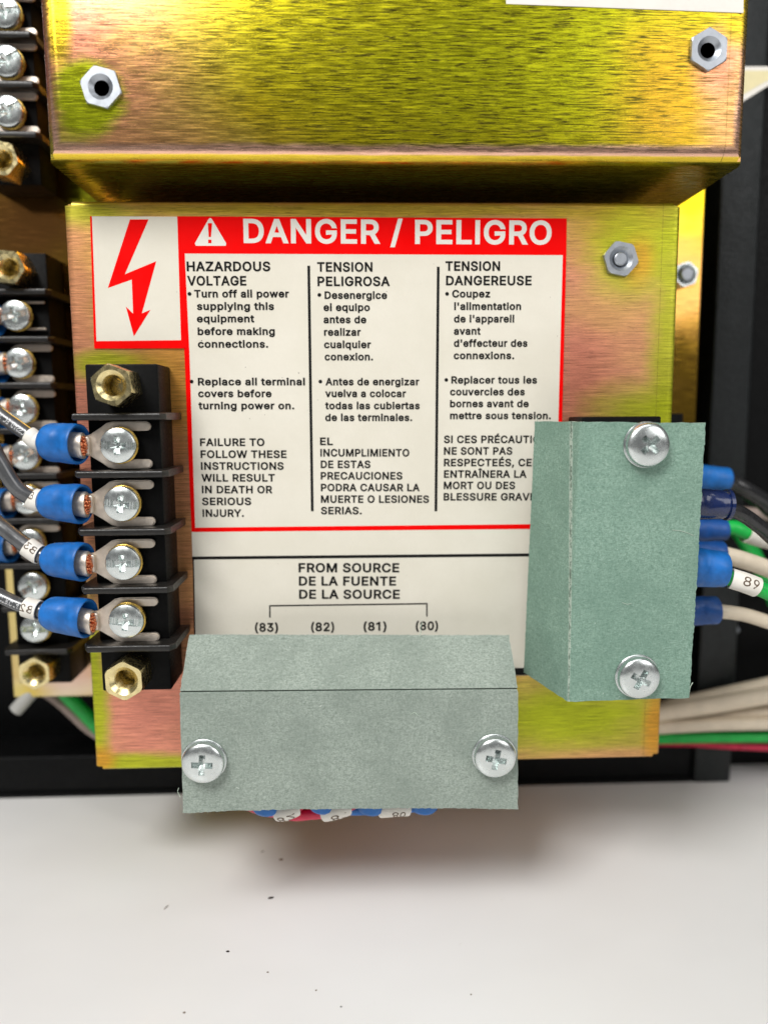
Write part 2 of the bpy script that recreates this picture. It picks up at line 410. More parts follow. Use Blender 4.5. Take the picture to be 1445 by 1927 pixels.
def tube(bm, path, rn, rb=None, n=20, cap0=True, cap1=True):
    fr = frames(path); rows = []
    for i, (p, t, nn, b) in enumerate(fr):
        a = rn[i] if isinstance(rn, (list, tuple)) else rn
        c = (rb[i] if isinstance(rb, (list, tuple)) else rb) if rb is not None else a
        rows.append([p + nn * (a * math.cos(2 * PI * k / n)) + b * (c * math.sin(2 * PI * k / n)) for k in range(n)])
    return rings(bm, rows, cap0, cap1)

# ------------------------------------------------------------------ lettering
from mathutils.geometry import delaunay_2d_cdt
GLYPHS = {     # letter outlines: advance, contours
    "'": (206, '78,318 70,509 136,509 128,318'),
    '(': (273, '89,207 92,264 101,324 114,384 132,441 153,494 177,539 236,539 212,485 191,428 174,370 161,313 154,258 151,207 154,161 160,115 172,67 188,16 209,-38 236,-96 177,-96 139,-21 111,55 95,131'),
    ')': (273, '37,-96 64,-37 86,18 102,69 113,116 120,162 122,207 119,258 112,313 99,370 82,428 62,485 37,539 97,539 121,494 142,441 159,384 173,323 181,264 184,207 178,130 161,53 134,-22 97,-96'),
    ',': (188, '38,-119 68,71 137,71 84,-119'),
    '.': (188, '95,-4 78,-1 63,9 53,24 50,41 53,59 63,73 78,83 95,87 113,83 128,73 138,59 141,41 138,24 128,9 113,-1'),
    '/': (249, '235,533 71,-76 14,-76 178,533'),
    '0': (453, '227,-7 174,1 130,24 95,62 69,113 53,178 48,254 53,330 69,395 95,447 130,484 174,508 227,516 279,508 323,484 358,447 384,395 400,330 405,254 400,178 384,113 359,62 323,24 279,1;227,50 261,56 290,74 313,103 330,144 340,194 344,254 340,314 330,365 313,405 290,435 261,453 227,460 192,453 163,435 140,405 123,365 113,314 109,254 113,194 123,144 140,103 163,74 192,56'),
    '1': (400, '185,0 185,440 60,375 60,435 190,509 250,509 250,0'),
    '2': (453, '64,0 64,47 234,229 282,282 299,305 311,327 318,348 320,371 317,397 308,419 293,436 273,449 250,457 224,460 196,457 172,447 153,433 139,413 130,390 127,362 66,362 71,405 86,442 111,473 143,496 182,511 225,516 268,511 306,497 337,474 361,445 376,411 381,372 378,345 371,318 357,290 336,259 267,180 153,60 153,57 389,57 389,0'),
    '3': (453, '218,-7 173,-3 133,10 98,30 70,57 52,91 44,132 109,132 115,107 126,87 144,71 165,59 191,52 219,50 248,53 275,61 297,74 315,93 325,116 329,145 326,172 316,196 299,217 275,234 242,244 201,248 157,248 157,299 288,448 288,452 70,452 70,509 372,509 372,461 211,278 211,289 264,288 308,276 344,253 371,222 387,186 393,145 387,103 370,66 344,36 309,12 266,-2'),
    '4': (453, '40,105 40,158 247,509 311,509 109,166 109,163 413,163 413,105;282,0 282,121 282,146 282,318 343,318 343,0'),
    '5': (453, '221,-7 178,-2 140,11 108,32 83,60 66,93 60,130 122,130 127,108 138,89 154,73 173,60 196,52 221,50 250,53 276,64 298,82 314,104 324,131 328,162 324,193 314,221 297,244 275,262 248,273 218,277 192,275 167,268 145,258 128,246 67,253 96,509 366,509 366,452 151,452 134,301 136,301 155,315 178,325 203,331 229,334 263,330 294,321 321,306 345,285 364,260 379,231 388,199 391,163 385,117 369,76 343,41 309,15 268,-1'),
    '6': (453, '226,-7 182,-1 142,15 109,40 84,74 69,115 64,162 68,199 80,239 102,285 137,340 252,509 322,509 151,261 145,261 154,275 165,288 179,299 196,307 214,312 235,314 278,309 316,295 346,271 370,240 384,201 389,157 384,112 368,73 343,39 310,14 271,-2;226,48 254,52 279,63 299,79 314,101 324,128 327,157 324,187 314,213 299,235 279,251 254,262 226,265 198,262 174,252 153,235 138,214 128,188 125,158 128,128 138,102 153,79 174,63 198,52'),
    '7': (453, '97,0 323,448 323,452 62,452 62,509 391,509 391,449 165,0'),
    '8': (453, '226,-7 178,-2 136,11 101,33 74,62 57,96 52,135 55,166 65,195 81,220 101,241 125,256 153,265 153,267 119,282 93,308 76,342 70,380 75,417 90,450 114,477 146,498 184,511 226,516 269,511 306,498 337,477 361,450 377,417 382,380 376,342 359,308 333,282 300,267 300,265 327,256 351,241 372,220 387,195 397,166 401,135 395,96 378,62 352,33 317,11 275,-2;226,49 258,52 285,60 307,74 323,91 333,113 337,139 333,165 322,189 305,208 283,223 256,232 226,235 196,232 169,223 147,208 130,189 119,165 115,139 119,113 129,91 145,74 167,60 195,52;226,290 252,292 274,300 293,313 307,330 316,351 319,376 316,399 308,420 294,437 275,449 252,457 226,460 200,457 177,449 159,437 145,420 136,399 133,376 136,351 145,330 159,313 178,300 201,292'),
    '9': (453, '226,516 271,510 310,494 343,468 368,434 384,393 389,347 385,309 373,270 350,224 315,168 200,0 130,0 301,248 307,248 299,234 287,221 273,210 257,202 238,196 218,195 175,199 137,214 106,237 83,269 68,307 64,352 69,397 85,436 110,469 143,494 182,510;226,460 199,457 174,446 154,429 138,407 129,381 125,352 129,322 138,295 154,274 174,257 199,247 226,243 254,247 279,257 299,273 314,295 324,321 327,350 324,381 314,407 299,429 279,446 254,457'),
    'A': (480, '16,0 201,509 276,509 463,0 395,0 287,302 264,372 232,478 245,478 213,371 191,302 85,0;110,142 110,199 370,199 370,142'),
    'B': (456, '60,0 60,509 241,509 289,504 329,491 359,469 381,442 394,410 398,374 395,344 387,320 373,301 356,286 336,275 315,267 315,262 339,257 363,245 385,227 402,203 414,173 418,136 413,100 400,67 377,39 344,18 301,4 247,0;125,57 245,57 296,63 330,80 349,105 355,137 352,161 342,184 327,203 306,218 279,228 248,231 125,231;125,285 238,285 265,288 288,296 308,309 323,326 333,348 336,372 330,403 313,429 283,446 240,452 125,452'),
    'C': (510, '267,-7 205,1 150,25 104,63 70,115 48,179 40,254 48,329 70,393 104,445 150,484 205,508 267,516 305,513 340,504 373,490 402,471 427,447 448,418 463,385 473,348 408,348 401,373 389,395 375,413 357,428 337,440 315,449 292,454 267,456 223,450 184,432 150,403 125,364 109,314 103,254 109,194 125,145 151,105 184,76 223,59 267,53 292,55 315,60 337,69 357,81 375,96 389,114 401,136 408,160 473,160 463,124 448,91 428,62 402,38 373,19 341,5 305,-4'),
    'D': (502, '219,0 96,0 96,57 215,57 272,63 318,81 354,110 379,149 394,198 399,255 394,312 379,361 354,399 320,428 275,446 221,452 93,452 93,509 225,509 294,501 353,478 399,441 433,391 455,329 462,255 455,181 433,119 398,68 351,31 291,8;125,509 125,0 60,0 60,509'),
    'E': (419, '60,0 60,509 372,509 372,452 125,452 125,286 355,286 355,229 125,229 125,57 375,57 375,0'),
    'F': (410, '60,0 60,509 369,509 369,452 125,452 125,278 346,278 346,221 125,221 125,0'),
    'G': (520, '269,-7 205,1 149,25 104,64 69,116 47,179 40,254 47,329 69,393 103,445 149,484 203,508 265,516 304,513 340,504 374,489 403,469 429,445 449,416 465,384 474,349 408,349 399,372 387,393 373,411 356,427 337,439 315,448 291,454 265,456 222,450 183,432 150,404 125,364 109,314 103,254 109,194 125,145 151,105 184,76 224,59 269,53 309,57 345,71 374,93 396,123 410,160 415,202 434,199 283,199 283,256 478,256 478,200 471,141 451,91 419,50 377,19 326,0'),
    'H': (517, '60,0 60,509 125,509 125,289 392,289 392,509 457,509 457,0 392,0 392,232 125,232 125,0'),
    'I': (183, '60,0 60,509 123,509 123,0'),
    'J': (396, '185,-7 124,3 75,33 44,81 33,145 33,173 98,173 98,145 104,104 122,74 149,56 185,50 220,56 248,74 266,104 272,145 272,509 336,509 336,145 326,81 294,33 246,3'),
    'L': (393, '60,0 60,509 125,509 125,57 361,57 361,0'),
    'M': (628, '60,0 60,509 152,509 277,187 287,159 299,123 311,84 322,49 307,49 318,83 330,121 342,158 352,187 476,509 568,509 568,0 504,0 504,291 504,327 505,369 506,413 507,457 513,457 498,409 482,363 467,322 456,291 342,0 286,0 170,291 159,321 145,361 129,408 112,457 119,457 120,416 121,372 122,328 122,291 122,0'),
    'N': (523, '60,0 60,509 136,509 343,183 363,151 388,107 414,55 405,54 401,108 399,157 399,195 399,509 463,509 463,0 387,0 202,290 177,331 148,381 108,452 119,454 122,384 124,328 125,291 125,0'),
    'O': (533, '267,-7 205,1 150,25 105,63 70,115 48,179 40,254 48,329 70,393 105,445 150,484 205,508 267,516 329,508 384,484 429,445 464,393 486,329 493,254 486,179 464,115 429,63 384,25 329,1;267,53 310,59 349,76 383,105 408,144 425,194 430,254 425,314 408,365 383,404 349,433 310,450 267,456 223,450 184,433 151,404 125,364 109,314 103,254 109,194 125,144 151,105 184,76 223,59'),
    'P': (445, '60,0 60,509 235,509 289,503 332,487 366,462 390,430 404,391 409,348 404,304 390,265 366,233 332,207 289,191 235,186 109,186 109,242 233,242 269,246 297,256 318,272 333,294 342,319 344,348 342,376 333,402 318,423 297,439 268,449 232,452 125,452 125,0'),
    'R': (449, '60,0 60,509 236,509 290,504 333,489 367,465 390,433 405,395 409,352 405,309 390,271 367,240 333,217 289,203 236,198 96,198 96,255 234,255 269,258 298,267 319,281 334,300 342,324 345,352 342,380 334,405 319,425 298,440 269,449 233,452 125,452 125,0;353,0 230,229 303,229 428,0'),
    'S': (447, '224,-9 172,-4 128,9 91,31 64,60 46,96 38,137 104,137 110,110 123,88 142,71 166,59 194,52 224,49 257,52 286,60 311,74 329,92 341,114 346,139 342,161 332,179 316,193 296,205 245,222 184,239 128,260 86,289 60,326 52,372 58,413 75,448 102,476 138,498 180,511 227,516 275,511 316,498 351,476 377,449 394,415 401,378 337,378 326,412 302,437 267,453 225,459 194,456 167,448 145,435 129,418 118,398 115,376 119,352 131,334 148,319 169,308 212,293 264,279 312,264 336,252 359,238 379,220 395,198 405,171 408,139 403,99 386,64 360,34 323,11 278,-4'),
    'T': (449, '32,452 32,509 417,509 417,452 257,452 257,0 193,0 193,452'),
    'U': (517, '259,-8 203,-2 154,15 114,43 85,80 66,124 60,173 60,509 124,509 124,178 128,144 141,113 160,87 187,68 220,56 259,52 298,56 331,68 357,87 377,113 389,144 393,178 393,509 457,509 457,173 451,124 433,80 403,43 363,15 315,-2'),
    'V': (480, '204,0 16,509 84,509 192,206 215,137 248,31 235,31 267,138 290,206 395,509 463,509 278,0'),
    'W': (686, '155,0 16,509 82,509 163,196 175,145 187,94 197,40 189,40 200,94 211,145 224,196 306,509 380,509 462,196 474,145 486,94 497,40 488,40 499,94 510,145 523,196 603,509 670,509 530,0 455,0 368,323 351,391 336,475 350,475 335,395 318,323 230,0'),
    'Y': (472, '203,0 203,208 16,509 91,509 192,344 222,292 250,230 224,230 251,293 280,344 381,509 455,509 268,208 268,0'),
    'Z': (455, '38,0 38,52 335,452 40,452 40,509 412,509 412,457 116,57 416,57 416,0'),
    'a': (389, '160,-9 126,-5 94,5 68,22 48,45 35,73 30,108 34,138 43,161 58,179 78,193 100,203 125,211 178,220 234,227 252,230 265,235 273,243 276,255 276,257 273,279 267,297 256,311 240,322 220,329 196,331 171,329 149,322 132,313 118,301 107,288 100,274 41,291 57,322 79,346 104,364 133,375 163,382 194,384 239,379 263,372 286,360 306,343 322,320 333,290 337,251 337,0 277,0 277,52 272,52 252,25 236,12 215,1 190,-6;170,45 202,49 228,59 248,74 263,93 272,115 276,138 276,190 259,182 231,176 200,171 175,168 134,159 117,150 103,139 95,124 92,105 94,87 102,72 114,61 130,52 149,47'),
    'b': (424, '229,-8 198,-5 172,4 153,17 138,31 118,59 112,59 112,0 53,0 53,509 114,509 114,319 118,319 137,346 152,360 171,373 197,381 229,384 274,378 313,361 345,332 370,293 385,245 390,189 385,133 370,84 346,45 313,16 274,-2;220,47 253,51 279,66 301,88 316,117 325,151 328,189 325,227 316,261 301,290 280,311 253,325 220,330 188,325 161,312 140,291 125,263 116,229 113,189 116,150 125,115 140,86 162,65 188,51'),
    'c': (396, '207,-8 159,-2 117,16 82,46 56,85 40,133 34,187 40,243 56,291 82,330 117,360 159,378 207,384 234,383 260,377 284,368 305,356 324,341 340,322 353,301 362,277 303,262 290,289 270,311 242,325 207,330 173,325 145,310 124,287 108,258 99,224 96,187 99,151 108,117 124,89 145,66 173,51 207,46 243,52 271,66 292,89 304,117 363,102 354,78 341,56 325,37 306,21 285,9 261,-1 235,-6'),
    'd': (424, '195,-8 151,-2 111,16 79,45 55,84 39,133 34,189 39,245 55,293 79,332 112,361 151,378 196,384 228,381 253,373 272,360 287,346 306,319 311,319 311,509 372,509 372,0 313,0 313,59 307,59 287,31 272,17 252,4 227,-5;205,47 236,51 263,65 284,86 299,115 309,150 312,189 309,229 300,263 284,291 263,312 237,325 205,330 172,325 145,311 124,290 108,261 99,227 96,189 99,151 109,117 124,88 145,66 172,51'),
    'e': (404, '212,-8 161,-2 117,16 82,46 56,85 40,132 34,187 39,242 55,290 81,329 115,359 157,378 205,384 236,382 266,374 294,361 319,341 341,315 357,282 368,242 371,194 371,169 75,169 75,221 338,221 310,202 307,237 298,269 283,294 263,314 237,326 205,330 173,326 146,313 125,294 109,270 99,241 96,211 96,178 100,139 110,106 128,80 151,61 179,50 212,46 234,48 254,53 271,61 285,73 297,88 306,105 365,91 353,63 335,39 311,19 283,4 249,-5'),
    'f': (254, '228,379 228,327 6,327 6,379;81,0 81,432 84,461 96,486 113,505 135,519 161,527 187,530 222,527 243,521 227,468 215,472 195,474 171,470 154,460 145,443 142,419 142,0'),
    'g': (425, '207,-151 168,-148 134,-140 105,-127 82,-110 64,-91 51,-69 101,-41 122,-66 136,-78 154,-88 178,-95 207,-97 249,-92 282,-75 304,-47 311,-6 311,68 306,68 287,41 272,28 252,16 227,8 195,5 152,10 113,27 80,53 55,90 39,136 34,191 39,246 55,293 80,332 112,361 152,378 196,384 228,382 253,373 273,360 288,346 308,319 313,319 313,379 372,379 372,-9 367,-54 350,-90 324,-117 291,-136 251,-147;205,59 237,63 264,75 285,95 300,121 309,154 312,193 309,231 300,264 285,291 264,312 237,325 205,330 172,325 145,312 124,290 109,262 99,229 96,193 99,155 109,123 124,96 145,76 172,63'),
    'h': (410, '114,227 114,0 53,0 53,509 114,509 114,287 102,287 124,332 152,362 187,379 227,384 264,380 295,369 321,349 341,321 353,285 357,240 357,0 296,0 296,235 290,275 273,304 246,323 210,329 184,326 161,317 141,303 126,283 117,257'),
    'i': (167, '53,0 53,379 114,379 114,0;84,443 67,446 54,455 44,468 41,483 44,499 54,512 67,521 84,524 100,521 114,512 123,499 126,483 123,468 114,455 100,446'),
    'k': (381, '110,137 110,212 121,212 284,379 360,379 184,199 177,199;53,0 53,509 114,509 114,0;294,0 148,186 191,229 372,0'),
    'l': (168, '53,0 53,530 115,530 115,0'),
    'm': (610, '53,0 53,379 112,379 112,295 108,295 118,323 132,346 151,363 172,376 195,384 219,386 257,380 287,361 309,331 321,295 312,295 322,321 337,343 357,361 381,375 407,383 437,386 468,383 497,372 522,354 541,328 553,296 557,255 557,0 496,0 496,254 490,289 473,313 447,326 419,330 395,328 374,320 358,307 345,290 338,270 335,247 335,0 274,0 274,260 269,288 253,311 229,326 199,330 178,328 158,320 140,307 126,289 117,266 114,238 114,0'),
    'n': (410, '114,227 114,0 53,0 53,379 112,379 112,287 102,287 124,332 152,362 187,379 227,384 264,380 295,369 321,349 341,321 353,285 357,240 357,0 296,0 296,235 290,275 273,304 246,323 210,329 184,326 161,317 141,303 126,283 117,257'),
    'o': (415, '207,-8 159,-2 117,16 82,46 56,85 40,133 34,187 40,243 56,291 82,330 117,360 159,378 207,384 256,378 299,360 333,330 359,291 376,243 381,187 376,133 359,85 333,46 299,16 256,-2;207,46 242,51 270,66 292,89 307,117 316,151 319,187 316,224 307,258 292,287 270,310 242,325 207,330 173,325 145,310 124,287 108,258 99,224 96,187 99,151 108,117 124,89 145,66 173,51'),
    'p': (424, '53,-143 53,379 112,379 112,319 118,319 137,346 152,360 171,373 197,381 229,384 274,378 313,361 345,332 370,293 385,245 390,189 385,133 370,84 346,45 313,16 274,-2 229,-8 198,-5 173,4 153,17 138,31 118,59 114,59 114,-143;220,47 253,51 279,66 301,88 316,117 325,151 328,189 325,227 316,261 301,290 280,311 253,325 220,330 188,325 161,312 140,291 125,263 116,229 113,189 116,150 125,115 140,86 162,65 188,51'),
    'q': (424, '372,-143 311,-143 311,59 306,59 287,31 272,17 252,4 227,-5 195,-8 151,-2 111,16 79,45 55,84 39,133 34,189 39,245 55,293 79,332 112,361 151,378 196,384 228,381 253,373 272,360 287,346 307,319 313,319 313,379 372,379;205,47 236,51 263,65 284,86 299,115 309,150 312,189 309,229 300,263 284,291 263,312 237,325 205,330 172,325 145,311 124,290 108,261 99,227 96,189 99,151 109,117 124,88 145,66 172,51'),
    'r': (259, '53,0 53,379 112,379 112,321 115,321 130,347 152,367 181,380 213,385 229,384 243,384 243,322 230,324 207,326 182,323 159,315 140,301 126,284 117,262 114,237 114,0'),
    's': (365, '182,-8 145,-5 112,3 84,18 62,38 45,63 36,94 94,107 105,79 124,60 150,49 181,45 217,50 244,62 262,81 268,103 265,121 254,136 237,147 212,155 149,170 104,186 72,208 53,237 47,274 51,305 65,332 87,354 115,370 149,381 187,384 223,381 254,372 279,358 299,339 314,316 324,290 268,277 258,298 243,316 219,328 187,333 156,329 131,317 114,299 109,277 112,258 124,243 144,232 172,223 229,209 275,194 306,171 325,142 331,107 326,75 312,47 290,24 260,6 223,-5'),
    't': (227, '204,379 204,327 6,327 6,379;65,471 126,471 126,98 128,76 136,61 150,53 170,50 185,51 202,54 213,2 192,-3 168,-4 125,2 92,21 72,52 65,93'),
    'u': (410, '182,-5 146,-1 115,11 89,31 69,59 57,95 53,139 53,379 114,379 114,144 119,105 137,75 164,56 200,50 226,53 249,62 268,77 283,97 293,122 296,153 296,379 357,379 357,0 298,0 298,92 307,92 286,47 257,17 222,0'),
    'v': (389, '163,0 17,379 84,379 165,155 187,87 206,21 184,21 203,87 224,155 305,379 371,379 226,0'),
    'w': (567, '138,0 23,379 87,379 133,214 154,137 175,41 165,41 186,135 206,214 252,379 316,379 362,214 382,136 402,41 391,41 413,135 434,214 480,379 545,379 429,0 368,0 319,172 305,225 291,280 277,338 291,338 277,280 263,225 248,172 199,0'),
    'x': (379, '21,0 171,218 171,171 29,379 100,379 147,306 179,253 207,206 175,206 202,253 233,306 282,379 352,379 209,169 209,214 358,0 287,0 231,85 200,136 173,182 205,182 178,136 148,85 91,0'),
    'y': (389, '47,-139 61,-86 71,-87 88,-90 104,-89 118,-84 130,-74 141,-58 151,-36 163,-1 17,379 84,379 165,155 187,87 206,21 184,21 202,87 224,155 305,379 371,379 204,-58 191,-85 177,-107 159,-124 139,-136 117,-143 91,-145 65,-143'),
    'z': (380, '42,0 42,46 254,320 254,323 48,323 48,379 333,379 333,331 126,60 126,56 339,56 339,0'),
    'É': (419, '60,0 60,509 372,509 372,452 125,452 125,286 355,286 355,229 125,229 125,57 375,57 375,0;191,558 239,659 307,659 241,558'),
    'Î': (183, '60,0 60,509 123,509 123,0;42,565 -18,565 -18,567 62,659 120,659 201,567 201,565 140,565 91,624'),
}
_fc = {}
def fatten(c, o):
    """push an outline outwards by o (mitred)"""
    n = len(c); area = sum(c[i][0] * c[(i + 1) % n][1] - c[(i + 1) % n][0] * c[i][1] for i in range(n))
    res = []
    for i in range(n):
        a, b, d = Vector(c[i - 1]), Vector(c[i]), Vector(c[(i + 1) % n])
        e, f = (b - a).normalized(), (d - b).normalized()
        n1, n2 = Vector((e.y, -e.x)), Vector((f.y, -f.x))
        m = n1 + n2
        if m.length < 1e-6: m = n1
        m.normalize(); k = min(o / max(0.2, m.dot(n1)), o * 3.5)
        res.append(b + m * k)
    return res
def carea(c): return sum(c[k][0] * c[(k + 1) % len(c)][1] - c[(k + 1) % len(c)][0] * c[k][1] for k in range(len(c)))
def winding(p, cs):
    w = 0
    for c in cs:
        for i in range(len(c)):
            a, b = c[i - 1], c[i]
            if (a[1] > p[1]) != (b[1] > p[1]) and p[0] < (b[0] - a[0]) * (p[1] - a[1]) / (b[1] - a[1]) + a[0]:
                w += 1 if b[1] > a[1] else -1
    return w
def glyph(ch, bold):
    key = (ch, bold)
    if key in _fc: return _fc[key]
    adv, txt = GLYPHS[ch]
    cs = [[tuple(float(v) / 1000 for v in q.split(',')) for q in c.split()] for c in txt.split(';')]
    if carea(max(cs, key=lambda c: abs(carea(c)))) < 0: cs = [c[::-1] for c in cs]
    out = [fatten(c, bold) for c in cs]
    vs, faces = [], []
    for c in out:
        faces.append(list(range(len(vs), len(vs) + len(c)))); vs += c
    edges = [(f[i - 1], f[i]) for f in faces for i in range(len(f))]
    r = delaunay_2d_cdt(vs, edges, [], 0, 1e-6)
    keep_ = [tuple(f) for f in r[2] if winding(sum((r[0][i] for i in f), Vector((0, 0))) / len(f), out) != 0]
    _fc[key] = (adv / 1000 + bold * 1.3, [tuple(v) for v in r[0]], keep_)
    return _fc[key]
def glyphs(body, bold):
    x, vs, fs = 0.0, [], []
    for ch in body:
        if ch == ' ': x += 0.20 + bold; continue
        a, v, f = glyph(ch, bold)
        k = len(vs); vs += [(x + p[0], p[1]) for p in v]; fs += [tuple(i + k for i in q) for q in f]
        x += a
    return vs, fs
CAP = {}
def capheight(bold):
    return -bold, 0.509 + bold
def letter(bm, body, x0, x1, v, cap, Y, bold=0.016, v1=None, ratio=None):
    """flat lettering on the plane Y: from photo pixel (x0,v) to (x1,v1), capital height in pixels"""
    vs, fs = glyphs(body, bold)
    lo, hi = capheight(bold)
    ax, bx = min(q[0] for q in vs), max(q[0] for q in vs)
    a = P(x0, v, Y); b = P(x1, v if v1 is None else v1, Y)
    if ratio:                                           # only this leading part of the text spans x0..x1
        ws, _ = glyphs(ratio, bold); bx = max(q[0] for q in ws)
    dx = (b - a) / (bx - ax)
    up = Vector((-dx.z, 0, dx.x)).normalized() * (SZ(cap, Y) / (hi - lo))
    nv = [bm.verts.new(a + dx * (x - ax) + up * (y - lo)) for x, y in vs]
    for f in fs:
        try: bm.faces.new([nv[i] for i in f])
        except ValueError: pass
def wrap_letter(bm, body, path, s0, length, cap, r, ang=0.0, bold=0.0, flip=False):
    """lettering wrapped round a tube along its path"""
    vs, fs = glyphs(body, bold); lo, hi = capheight(bold)
    ax, bx = min(q[0] for q in vs), max(q[0] for q in vs)
    fr = frames(path); cum = [0.0]
    for i in range(1, len(path)): cum.append(cum[-1] + (path[i] - path[i - 1]).length)
    nv = []
    for x, y in vs:
        fx = (x - ax) / (bx - ax); fy = ((y - lo) / (hi - lo) - 0.5) * cap
        if flip: fx = 1 - fx; fy = -fy
        s = max(0.0, min(cum[-1] - 1e-6, s0 + fx * length))
        i = max(k for k in range(len(cum)) if cum[k] <= s); i = min(i, len(path) - 2)
        t = (s - cum[i]) / max(1e-9, cum[i + 1] - cum[i])
        p = fr[i][0].lerp(fr[i + 1][0], t); nn = fr[i][2].lerp(fr[i + 1][2], t); b = fr[i][3].lerp(fr[i + 1][3], t)
        a = fy / r + ang
        nv.append(bm.verts.new(p + (nn * math.cos(a) + b * math.sin(a)) * (r + 0.03)))
    for f in fs:
        try: bm.faces.new([nv[i] for i in f])
        except ValueError: pass

# ------------------------------------------------------------------ hardware masters (built once round the origin, then copied)
def boolean(bm_a, cutters):
    def ob(bm, nm):
        bmesh.ops.recalc_face_normals(bm, faces=bm.faces)
        me = bpy.data.meshes.new(nm); bm.to_mesh(me); bm.free()
        o = bpy.data.objects.new(nm, me); COL.objects.link(o); return o
    a = ob(bm_a, 'solid'); cs = [ob(c, 'cutter') for c in cutters]
    for c in cs:
        m = a.modifiers.new('cut', 'BOOLEAN'); m.operation = 'DIFFERENCE'; m.solver = 'EXACT'; m.object = c
    bpy.context.view_layer.update()
    me = bpy.data.meshes.new_from_object(a.evaluated_get(bpy.context.evaluated_depsgraph_get()))
    out = bmesh.new(); out.from_mesh(me)
    for o in [a] + cs:
        d = o.data; bpy.data.objects.remove(o); bpy.data.meshes.remove(d)
    bpy.data.meshes.remove(me)
    return out
def frustum(L, W, l, w, top, depth, rot):
    bm = bmesh.new(); rows = []
    for (a, b, h) in ((l, w, top - depth), (L * 0.84, W * 0.8, top - depth * 0.42), (L * 1.06, W * 1.05, top + 0.6)):
        rows.append([(x * math.cos(rot) - z * math.sin(rot), -h, x * math.sin(rot) + z * math.cos(rot))
                     for x, z in ((-a / 2, -b / 2), (a / 2, -b / 2), (a / 2, b / 2), (-a / 2, b / 2))])
    rings(bm, rows)
    return bm
def cone_cut(r0, r1, top, depth):
    bm = bmesh.new(); rings(bm, [circ(r0, top - depth, 16), circ(r1, top + 0.3, 16)]); return bm
def pan_head():
    bm = bmesh.new()
    prof = [(4.00, 0.0), (4.05, 0.75), (3.98, 0.95)]
    rows = [circ(r, h, 72) for r, h in prof]
    for k in range(1, 20):
        a = k / 20 * PI / 2
        rows.append(circ(3.98 * math.cos(a) ** 0.72, 0.95 + 1.05 * math.sin(a), 72))
    rings(bm, rows)
    return boolean(bm, [frustum(4.2, 1.25, 1.0, 0.3, 2.0, 1.85, 0.0), frustum(4.2, 1.25, 1.0, 0.3, 2.0, 1.85, PI / 2), cone_cut(0.2, 0.8, 2.0, 1.9)])
def binding_head():
    bm = bmesh.new()
    rows = [circ(3.2, 0, 56), circ(3.32, 0.25, 56), circ(3.32, 0.85, 56), circ(3.22, 1.05, 56), circ(2.9, 1.22, 56), circ(2.2, 1.4, 56), circ(1.2, 1.5, 56), circ(0.3, 1.52, 56)]
    rings(bm, rows)
    sl = bmesh.new()                                   # shallow ribbed slot
    pts = [(-4, 2.2)]
    n = 34
    for i in range(n + 1):
        x = -4 + 8 * i / n; base = 1.25 if abs(x) < 2.6 else 1.05
        pts.append((x, base - (0.2 if i % 2 else 0.0)))
    pts.append((4, 2.2))
    fr = [sl.verts.new((x, -h, -0.72)) for x, h in pts]; bk = [sl.verts.new((x, -h, 0.72)) for x, h in pts]
    sl.faces.new(fr); sl.faces.new(bk[::-1])
    for i in range(len(pts)): sl.faces.new((fr[i], bk[i], bk[(i + 1) % len(pts)], fr[(i + 1) % len(pts)]))
    return boolean(bm, [sl, frustum(3.6, 1.15, 0.9, 0.3, 1.45, 1.25, 0.0), frustum(3.6, 1.15, 0.9, 0.3, 1.45, 1.25, PI / 2), cone_cut(0.15, 0.75, 1.4, 1.3)])
def threaded(bm, af, h, hole, cs, rot=0.0, depth=9.0, closed=None, hexchamfer=0.35, flange=None):
    rows = [hexr(af, 0, rot=rot)]
    corner = af / 2 / math.cos(PI / 6)
    rows.append(hexr(af, h - hexchamfer, rot=rot))
    rows.append(hexr(af * 0.985, h, rot=rot, rmax=corner * 0.93))
    rows.append(circ(cs + 0.12, h, 48, rot=rot))
    rows.append(circ(hole + 0.05, h - (cs - hole) * 0.9, 48, rot=rot))
    y = h - (cs - hole) * 0.9
    k = 0
    while y > h - (closed if closed else depth):
        y -= 0.22; k += 1
        rows.append(circ(hole - (0.20 if k % 2 else 0.0), y, 48, rot=rot))
    rings(bm, rows, cap0=True, cap1=True)

_master = empty('hardware_masters', (0, 0, 0))
def keep(bm, name, mat, smooth=35):
    o = build(name, bm, mat, None, (0, 0, 0), smooth)
    COL.objects.unlink(o)
    return o
PAN = keep(pan_head(), 'cover_screw', 'zinc', 32)
_b = bmesh.new(); rings(_b, [circ(4.25, 0, 56), circ(4.3, 0.1, 56), circ(4.3, 0.5, 56), circ(4.2, 0.6, 56)]); WASHER = keep(_b, 'washer', 'zinc')
BIND = keep(binding_head(), 'terminal_screw', 'zinc', 32)
_b = bmesh.new(); rings(_b, [circ(3.3, 0, 48), circ(3.5, 0.1, 48), circ(3.5, 0.75, 48), circ(3.3, 0.85, 48)]); CLAMP = keep(_b, 'clamp_washer', 'brass_gold')
_b = bmesh.new(); threaded(_b, 6.95, 6.6, 2.15, 2.65, depth=5.5, hexchamfer=0.4); STAND = keep(_b, 'hex_standoff', 'brass', 25)
_b = bmesh.new(); threaded(_b, 6.6, 0.7, 1.5, 2.1, depth=6.0, hexchamfer=0.12); RIVET = keep(_b, 'rivet_nut', 'zinc_dull', 25)
_b = bmesh.new(); threaded(_b, 6.5, 0.8, 1.5, 2.3, depth=1.1, closed=1.1, hexchamfer=0.4); STUD = keep(_b, 'rivet_nut', 'zinc_dull', 25)
_b = bmesh.new(); rings(_b, [circ(1.35, 0, 24), circ(1.35, 0.75, 24), circ(1.1, 0.95, 24)]); STUDPIN = keep(_b, 'stud_end', 'zinc_dull')
